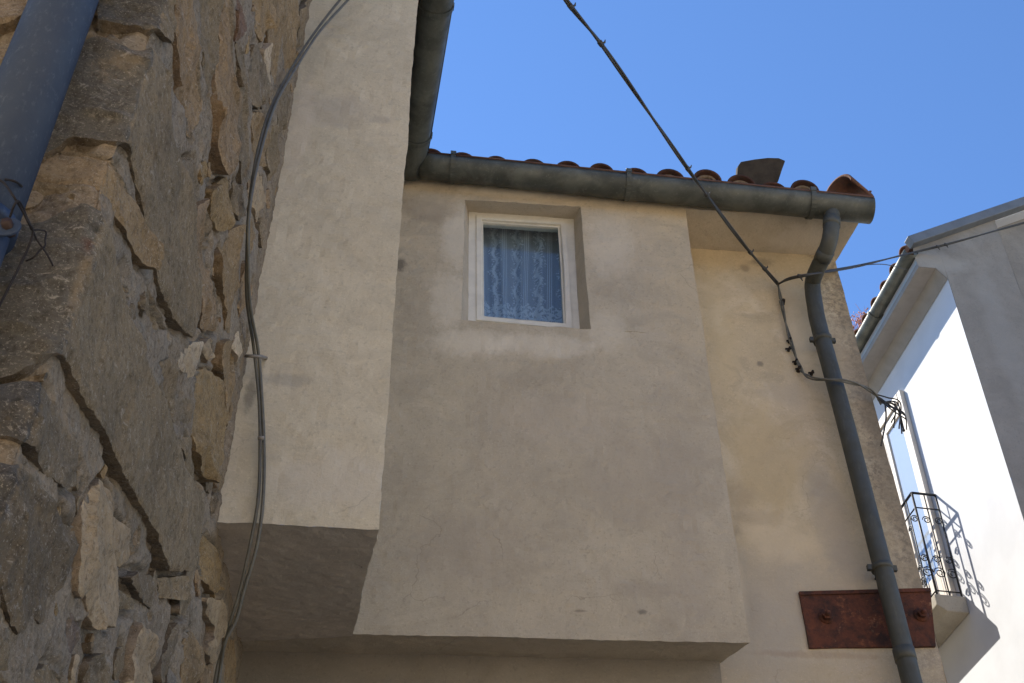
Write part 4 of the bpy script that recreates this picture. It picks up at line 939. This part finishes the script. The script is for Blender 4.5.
PW = off(P_WALL, .03)
nodep = hit(778, 284, PW)
def twist(pts, r, k, turns, rad):
    out = []
    n_ = len(pts)
    for i, p in enumerate(pts):
        t = pts[min(i+1, n_-1)]-pts[max(i-1, 0)]; t /= np.linalg.norm(t); a = np.cross(t, [0, 0, 1.]); a /= np.linalg.norm(a); b_ = np.cross(t, a); q = 2*math.pi*turns*i/n_+k*math.pi
        out.append(p+rad*(math.cos(q)*a+math.sin(q)*b_))
    return out
ov = [atY(540, -45, 2.9), atY(566, 0, 3.05), atY(604, 48, 3.35), atY(656, 123, 3.85), atY(700, 186, 4.4), atY(745, 246, 4.98), nodep]
ovs = spline(ov, 14)
hc = thing("overhead_cable", "twisted dark service cable slanting down across the sky to the wall", "cable", nodep)
mb = MB(); mb.tube(twist(ovs, 0, 0, 2.5, .0045), .0062, 6); mb.tube(twist(ovs, 0, 1, 2.5, .0045), .0062, 6); mb.build("strand", m_cab2, hc, weld=False)
for t_ in (.20, .33, .62, .70, .86, .93):
    p = ovs[int(t_*(len(ovs)-1))]; q_ = ovs[int(t_*(len(ovs)-1))+1]; d_ = (q_-p)/np.linalg.norm(q_-p); mb = MB(); mb.tube([p-d_*.012, p+d_*.012], .0125, 8); a_ = np.array([.7, 0, .7])
    mb.tube([p, p+a_*.022+d_*.006, p+a_*.034-d_*.006], [.004, .005, .002], 6); mb.build("cable_tie", m_cab2, hc)
# down the wall and round the corner
wpth = [nodep, hit(782, 305, PW), hit(787, 328, PW), hit(793, 348, PW), hit(800, 367, PW), hit(806, 375, off(PW, .02)), hit(816, 379, off(PW, .09)), hit(838, 380, off(PW, .15)), hit(856, 384, off(PW, .12)), hit(868, 389, off(PW, .05)), hit(877, 396, off(PW, .02)), hit(882, 404, off(PW, 0))]
ws = spline(wpth, 10)
lc = thing("wall_cable", "cable running down the right wall and across the downpipe to the corner", "cable", nodep)
mb = MB(); mb.tube(twist(ws, 0, 0, 3.5, .006), .0052, 6); mb.tube(twist(ws, 0, 1, 3.5, .006), .0052, 6); mb.build("strand", m_cab, lc, weld=False)
mb = MB(); random.seed(4)
for k in range(7):
    e = hit(884, 403, off(PW, .0)); a = e+np.array([random.uniform(-.02, .02), random.uniform(-.03, .02), random.uniform(-.03, .02)])
    mb.tube(spline([ws[-12]+np.array([0, 0, random.uniform(-.01, .01)]), a, a+np.array([.03+random.uniform(-.02, .05), -.03, -.06+random.uniform(-.04, .03)]), a+np.array([.04+random.uniform(-.05, .07), 0, -.16+random.uniform(-.06, .06)])], 8), .004, 6)
e0_ = hit(884, 402, off(PW, .02)); mb.tube(spline([e0_, hit(893, 404, off(PW, .02)), hit(899, 412, off(PW, .02)), hit(904, 431, off(PW, .02))], 8), [.006]*24+[.009], 6)
mb.tube(spline([hit(885, 402, off(PW, .04)), hit(886, 418, off(PW, .04)), hit(883, 436, off(PW, .02)), hit(881, 446, off(PW, .0))], 8), .005, 6)
mb.build("loose_ends", m_cab2, lc, weld=False)
for (x, y) in ((790, 341), (789, 349), (799, 369), (812, 373), (783, 302), (796, 362)):
    mb = MB(); c = hit(x, y, off(P_WALL, .02)); r = random.uniform(.008, .016); mb.tube([c-nb*.03, c+nb*.02+Zv*random.uniform(-.01, .01)], [r, r*.6], 7)
    mb.tube([c-db*.02, c+db*.012+Zv*.004], .006, 6); mb.build("wall_hook", m_wire, lc)

# ================================================================== WHITE HOUSE (right, across the alley)
WC = atY(945, 270, 7.5)
P_WH = vplane(WC, -10); dwh = azv(-10); nw = -P_WH[1]            # nw: outward, towards the alley (left)
P_GB = vplane(WC, 80); ng = P_GB[1]; dgb = azv(80)               # gable facing the camera
if ng[1] > 0: ng = -ng
wh = thing("white_house", "sunlit white house with grey gable, cornice and small balcony across the alley", "house", (WC[0], WC[1], 0))
m_white = simple("white_render", (.57, .575, .59), .9, 0, .09, 2.2, .06)
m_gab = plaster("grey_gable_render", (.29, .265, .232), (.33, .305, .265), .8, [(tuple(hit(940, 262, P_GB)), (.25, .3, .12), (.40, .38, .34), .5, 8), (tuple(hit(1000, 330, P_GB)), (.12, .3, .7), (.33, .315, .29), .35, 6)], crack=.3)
m_corn = simple("cornice_render", (.28, .262, .24), .9, 0, .15, 8, .1)
cornB = np.array([WC[0], WC[1], 0.])
prof_px = [(946, 279), (935.5, 268.5), (918.5, 267), (914, 257), (911, 252)]
prof_w = []
for x, y in prof_px:
    p = hit(x, y, P_GB); prof_w.append(((p-cornB)@nw, p[2]))
z0 = prof_w[0][1]; eo = prof_w
Lw_ = 6.5
mb = MB(); topW = np.array([cornB[0], cornB[1], eo[1][1]+.35])
mb.quad(cornB, cornB+dwh*Lw_, topW+dwh*Lw_, topW, .25, lambda P: rough(P, .004, 1.2, .0003)); mb.build("wall", m_white, wh)
# cornice moulding and frieze run the whole length
mb = MB(); PF = [(0.004, z0), (eo[1][0], eo[1][1]), (eo[2][0], eo[2][1]), (eo[2][0], eo[2][1]+.05), (0.004, eo[2][1]+.05)]
mb.prism([cornB+nw*o+Zv*z for o, z in PF], dwh*Lw_); mb.build("cornice", m_corn, wh)
mb = MB(); fo = eo[2][0]*.72; fz = eo[2][1]+.05; mb.box(cornB+nw*fo*.0+Zv*(fz+.001), nw*fo, dwh*Lw_, Zv*.20); mb.build("frieze", m_white, wh)
# gable
vg = [hit(903, 250, P_GB), hit(1024, 208, P_GB)]; sg = (vg[1]-vg[0]); gs = sg[2]/(sg@dgb)
gx = lambda t, z: cornB+dgb*t+np.array([0, 0, z])
ztop0 = vg[0][2]-(((vg[0]-cornB)@dgb))*gs
GWd = 5.0
st_ = (hit(1000, 236, P_GB)-cornB)@dgb
mb = MB(); e_ = ng*.004
mb.quad(gx(0, 0)+e_, gx(st_, 0)+e_, gx(st_, ztop0+gs*st_-.02)+e_, gx(0, ztop0-.02)+e_, .15, lambda P: rough(P, .004, 1.2, .0003))
mb.add([gx(-o, z)+e_*(1+k*.02) for k, (o, z) in enumerate([(0, z0), (eo[1][0], eo[1][1]), (eo[2][0], eo[2][1]), (eo[3][0], eo[3][1]), (eo[3][0]*.9, ztop0-.03), (0, ztop0-.02)])], [(0, 1, 2, 3, 4, 5)])
mb.quad(gx(st_, 0)-ng*.12, gx(GWd, 0)-ng*.12, gx(GWd, ztop0+gs*GWd-.02)-ng*.12, gx(st_, ztop0+gs*st_-.02)-ng*.12, .2, lambda P: rough(P, .004, 1.2, .0003))
mb.quad(gx(st_, 0)+e_, gx(st_, 0)-ng*.12, gx(st_, ztop0+gs*st_-.02)-ng*.12, gx(st_, ztop0+gs*st_-.02)+e_, .2)
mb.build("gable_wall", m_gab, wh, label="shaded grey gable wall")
mb = MB(); f0 = gx(GWd, 0)-ng*.12; mb.quad(f0, f0+dwh*Lw_, f0+dwh*Lw_+Zv*(ztop0+gs*GWd), f0+Zv*(ztop0+gs*GWd), 1); mb.quad(cornB+dwh*Lw_, f0+dwh*Lw_, f0+dwh*Lw_+Zv*(ztop0+gs*GWd), topW+dwh*Lw_, 1)
mb.build("rear_wall", m_white, wh)
# roof: one slope rising to the right, tiles, metal verge
updir = dgb+Zv*gs; updir /= np.linalg.norm(updir); wrn = np.cross(updir, dwh); wrn = wrn if wrn[2] > 0 else -wrn
ov_ = (vg[0]-cornB)@dgb
r0 = gx(ov_+.13, ztop0+gs*(ov_+.13)-.01)
mb = MB(); mb.box(r0-updir*.07+wrn*.002, updir*5.67, dwh*Lw_, wrn*.04)
for k in range(30):
    for j in range(2): barrel(mb, r0+wrn*.03+dwh*(.1+.21*k)+updir*(.36*j-.05), updir, dwh, wrn, .075, .065, .45, n=7)
mb.build("roof", m_tile_b, wh, weld=False)
m_verge = simple("verge_sheet", (.17, .18, .19), .6, .2, .25, 6)
mb = MB(); v0 = gx(ov_+.06, ztop0+gs*(ov_+.06)); mb.box(v0+ng*.08-wrn*.02, updir*5.6, -ng*.08, wrn*.085); mb.build("verge", m_verge, wh, bevel=.006)
mb = MB(); mb.box(gx(st_+.006, ztop0+gs*st_-.02)+ng*.0, updir*4.3, -ng*.115, -wrn*.012); mb.build('verge_board', m_white, wh)
m_lfas = simple("white_board", (.8, .8, .8), .6)
# gutter along the alley eaves
mb = MB(); g0 = gx(ov_+.055, ztop0+gs*ov_-.02); half_gutter(mb, g0+ng*.03, g0+dwh*(Lw_-.1), nw, r=.062, capB=True)
wgt = mb.build("gutter", m_zinc, wh)
for k in range(4): strap(g0+dwh*(.75+1.3*k), wgt, nw, dwh, r=.062, clip=False)
# door
m_door = simple("beige_door_paint", (.60, .53, .44), .5, 0, .1, 10, .03)
dT = hit(903, 391, P_WH); dBt = hit(952, 571, P_WH)
sN = .5*((dT-cornB)@dwh+(dBt-cornB)@dwh); zDt = dT[2]; zDb = 6.58
wq = lambda s, o, z: cornB+dwh*s+nw*o+Zv*z
door = None
mb = MB()
mb.box(wq(sN, .003, zDb), dwh*.055, nw*.04, Zv*(zDt-zDb)); mb.box(wq(sN+.862, .003, zDb), dwh*.085, nw*.045, Zv*(zDt-zDb)); mb.box(wq(sN+.056, .003, zDt-.085), dwh*.805, nw*.045, Zv*.085)
door = mb.build("door", m_door, wh, bevel=.006)
m_dglass, n, l, b = mat("door_glass"); b.inputs["Base Color"].default_value = (.42, .47, .52, 1); b.inputs["Roughness"].default_value = .08; b.inputs["Specular IOR Level"].default_value = 1.0; b.inputs["IOR"].default_value = 2.2
nt = m_dglass.node_tree; l.new(bump(nt, tex(nt, 1.6, 2), .08, .05), b.inputs["Normal"])
for k in range(2):
    s0_ = sN+.058+k*.40; mb = MB(); h_ = zDt-.09-zDb
    mb.box(wq(s0_, .004, zDb), dwh*.058, nw*.028, Zv*h_); mb.box(wq(s0_+.34, .004, zDb), dwh*.055, nw*.028, Zv*h_); mb.box(wq(s0_+.059, .004, zDb+h_-.09), dwh*.28, nw*.028, Zv*.089); mb.box(wq(s0_+.059, .004, zDb), dwh*.28, nw*.028, Zv*.35)
    lf = mb.build("leaf", m_door, door, bevel=.004)
    # leaf glazing
    mb = MB(); mb.box(wq(s0_+.059, .005, zDb+.352), dwh*.28, nw*.012, Zv*(h_-.444)); mb.build("pane", m_dglass, door)
# balcony
m_iron = simple("black_iron", (.02, .02, .022), .5, .3, .2, 30, 0)
m_slb = plaster("balcony_slab", (.38, .34, .275), None, .7, crack=0)
att = hit(934.8, 496, P_WH); sS = (att-cornB)@dwh; zR = att[2]; zSl = 6.57; pjt = .20; Lb_ = 1.25
s_near = sS-.01
bal = thing("balcony", "", "", (0, 0, 0)); 
bal_o = MB(); bal_o.prism([wq(s_near-.05, o, z) for o, z in ((.003, zSl), (pjt+.05, zSl), (pjt+.05, zSl-.09), (pjt-.02, zSl-.14), (.003, zSl-.14))], dwh*(Lb_+.1))
bpy.data.objects.remove(bal)
bal = bal_o.build("balcony", m_slb, wh, bevel=.008)
rl = MB()
def rod(a, b_, r=.007): rl.tube([a, b_], r, 6)
c_ = [wq(s_near, .0, zR), wq(s_near, pjt, zR), wq(s_near+Lb_, pjt, zR), wq(s_near+Lb_, .0, zR)]
for i in range(3): rod(c_[i], c_[i+1], .011)
dz = zR-zSl
for fz in (.06, dz-.14): 
    for i in range(3): rod(c_[i]-Zv*(dz-fz) if fz < .1 else c_[i]-Zv*.14, c_[i+1]-Zv*(dz-fz) if fz < .1 else c_[i+1]-Zv*.14, .006)
def scroll(c, ax, r, sgn=1):
    pts = []
    for k in range(22):
        q = k/21*3.4*math.pi; rr = r*(1-.75*k/21); pts.append(c+ax*sgn*math.cos(q)*rr+Zv*math.sin(q)*rr)
    rl.tube(pts, .0045, 5)
for (a, b_, nbar) in ((c_[0], c_[1], 2), (c_[1], c_[2], 11), (c_[2], c_[3], 2)):
    ax = (b_-a)/np.linalg.norm(b_-a)
    for k in range(nbar+1):
        p = a+(b_-a)*k/nbar
        if k < nbar or nbar > 3: rod(p-Zv*dz, p, .0095 if k in (0, nbar) else .0055)
        if 0 < k < nbar or nbar == 2:
            for zz, r in ((.22, .05), (.34, .035), (.70, .035)):
                scroll(p-Zv*(dz-zz)+ax*.03, ax, r, 1 if k % 2 else -1)
rl.build("railing", m_iron, bal, weld=False)
# dry weeds on that roof
m_weed = simple("dry_weed", (.60, .30, .22), .9, 0, .4, 8, 0)
random.seed(11)
for q, (x, y) in enumerate(((883, 283), (872, 300))):
    mb = MB(); c = r0+dwh*(1.35+.75*q)+updir*.12+wrn*.10
    for k in range(90):
        d = np.array([random.gauss(0, .45), random.gauss(0, .45), 1.]); d /= np.linalg.norm(d); L = random.uniform(.06, .24); p = c+dwh*random.uniform(-.25, .25)+updir*random.uniform(-.1, .1)
        m1 = p+d*L*.6+np.array([random.uniform(-.02, .02)]*3); e = p+d*L; mb.tube([p, m1, e], [.003, .0025, .0015], 4)
        for t in range(6):
            e2 = p+d*L*random.uniform(.45, 1.)+np.array([random.gauss(0, .018) for _ in range(3)]); mb.tube([e2, e2+np.array([random.gauss(0, .012) for _ in range(3)])], [.006, .003], 4)
    o = mb.build("roof_weed", m_weed, weld=False); tag(o, ("pinkish dry weeds on the white house roof edge, nearer the gable", "pinkish dry weeds on the white house roof edge, farther down the alley")[q], "weed", "dry weeds on the white house roof")

# --- branch cable from the wall to the white house and along its gable
bc = thing("overhead_cable", "thin dark cable crossing the alley from the plastered wall to the white house gable", "cable", nodep)
gq = lambda x, y, k=.13: hit(x, y, off(P_GB, k if P_GB[1]@ng > 0 else -k))
brn = [nodep, hit(790, 278.5, off(P_WALL, .22)), hit(815, 273.5, off(P_WALL, .28)), atY(860, 265.5, 5.9), gq(903, 255), gq(950, 243.5), gq(1000, 229.5), gq(1060, 213)]
bs = spline(brn, 12)
mb = MB(); mb.tube(twist(bs, 0, 0, 2, .004), .006, 6); mb.tube(twist(bs, 0, 1, 2, .004), .006, 6)
tl = [atY(862, 265, 5.9), atY(885, 264.5, 6.6), gq(908, 270, .05)]; mb.tube(spline(tl, 8), .0035, 6)
mb.build("strand", m_cab2, bc, weld=False)
for (x, y) in ((938, 248), (799, 279), (946, 246)):
    mb = MB(); p = min(bs, key=lambda b_: abs(proj(b_)[0]-x)); mb.tube([p+np.array([-.015, 0, .004]), p+np.array([.015, 0, -.004])], .012, 7); mb.tube([p, p+np.array([.01, 0, -.035])], [.006, .003], 6)
    mb.build("cable_tie", m_cab2, bc, weld=False)
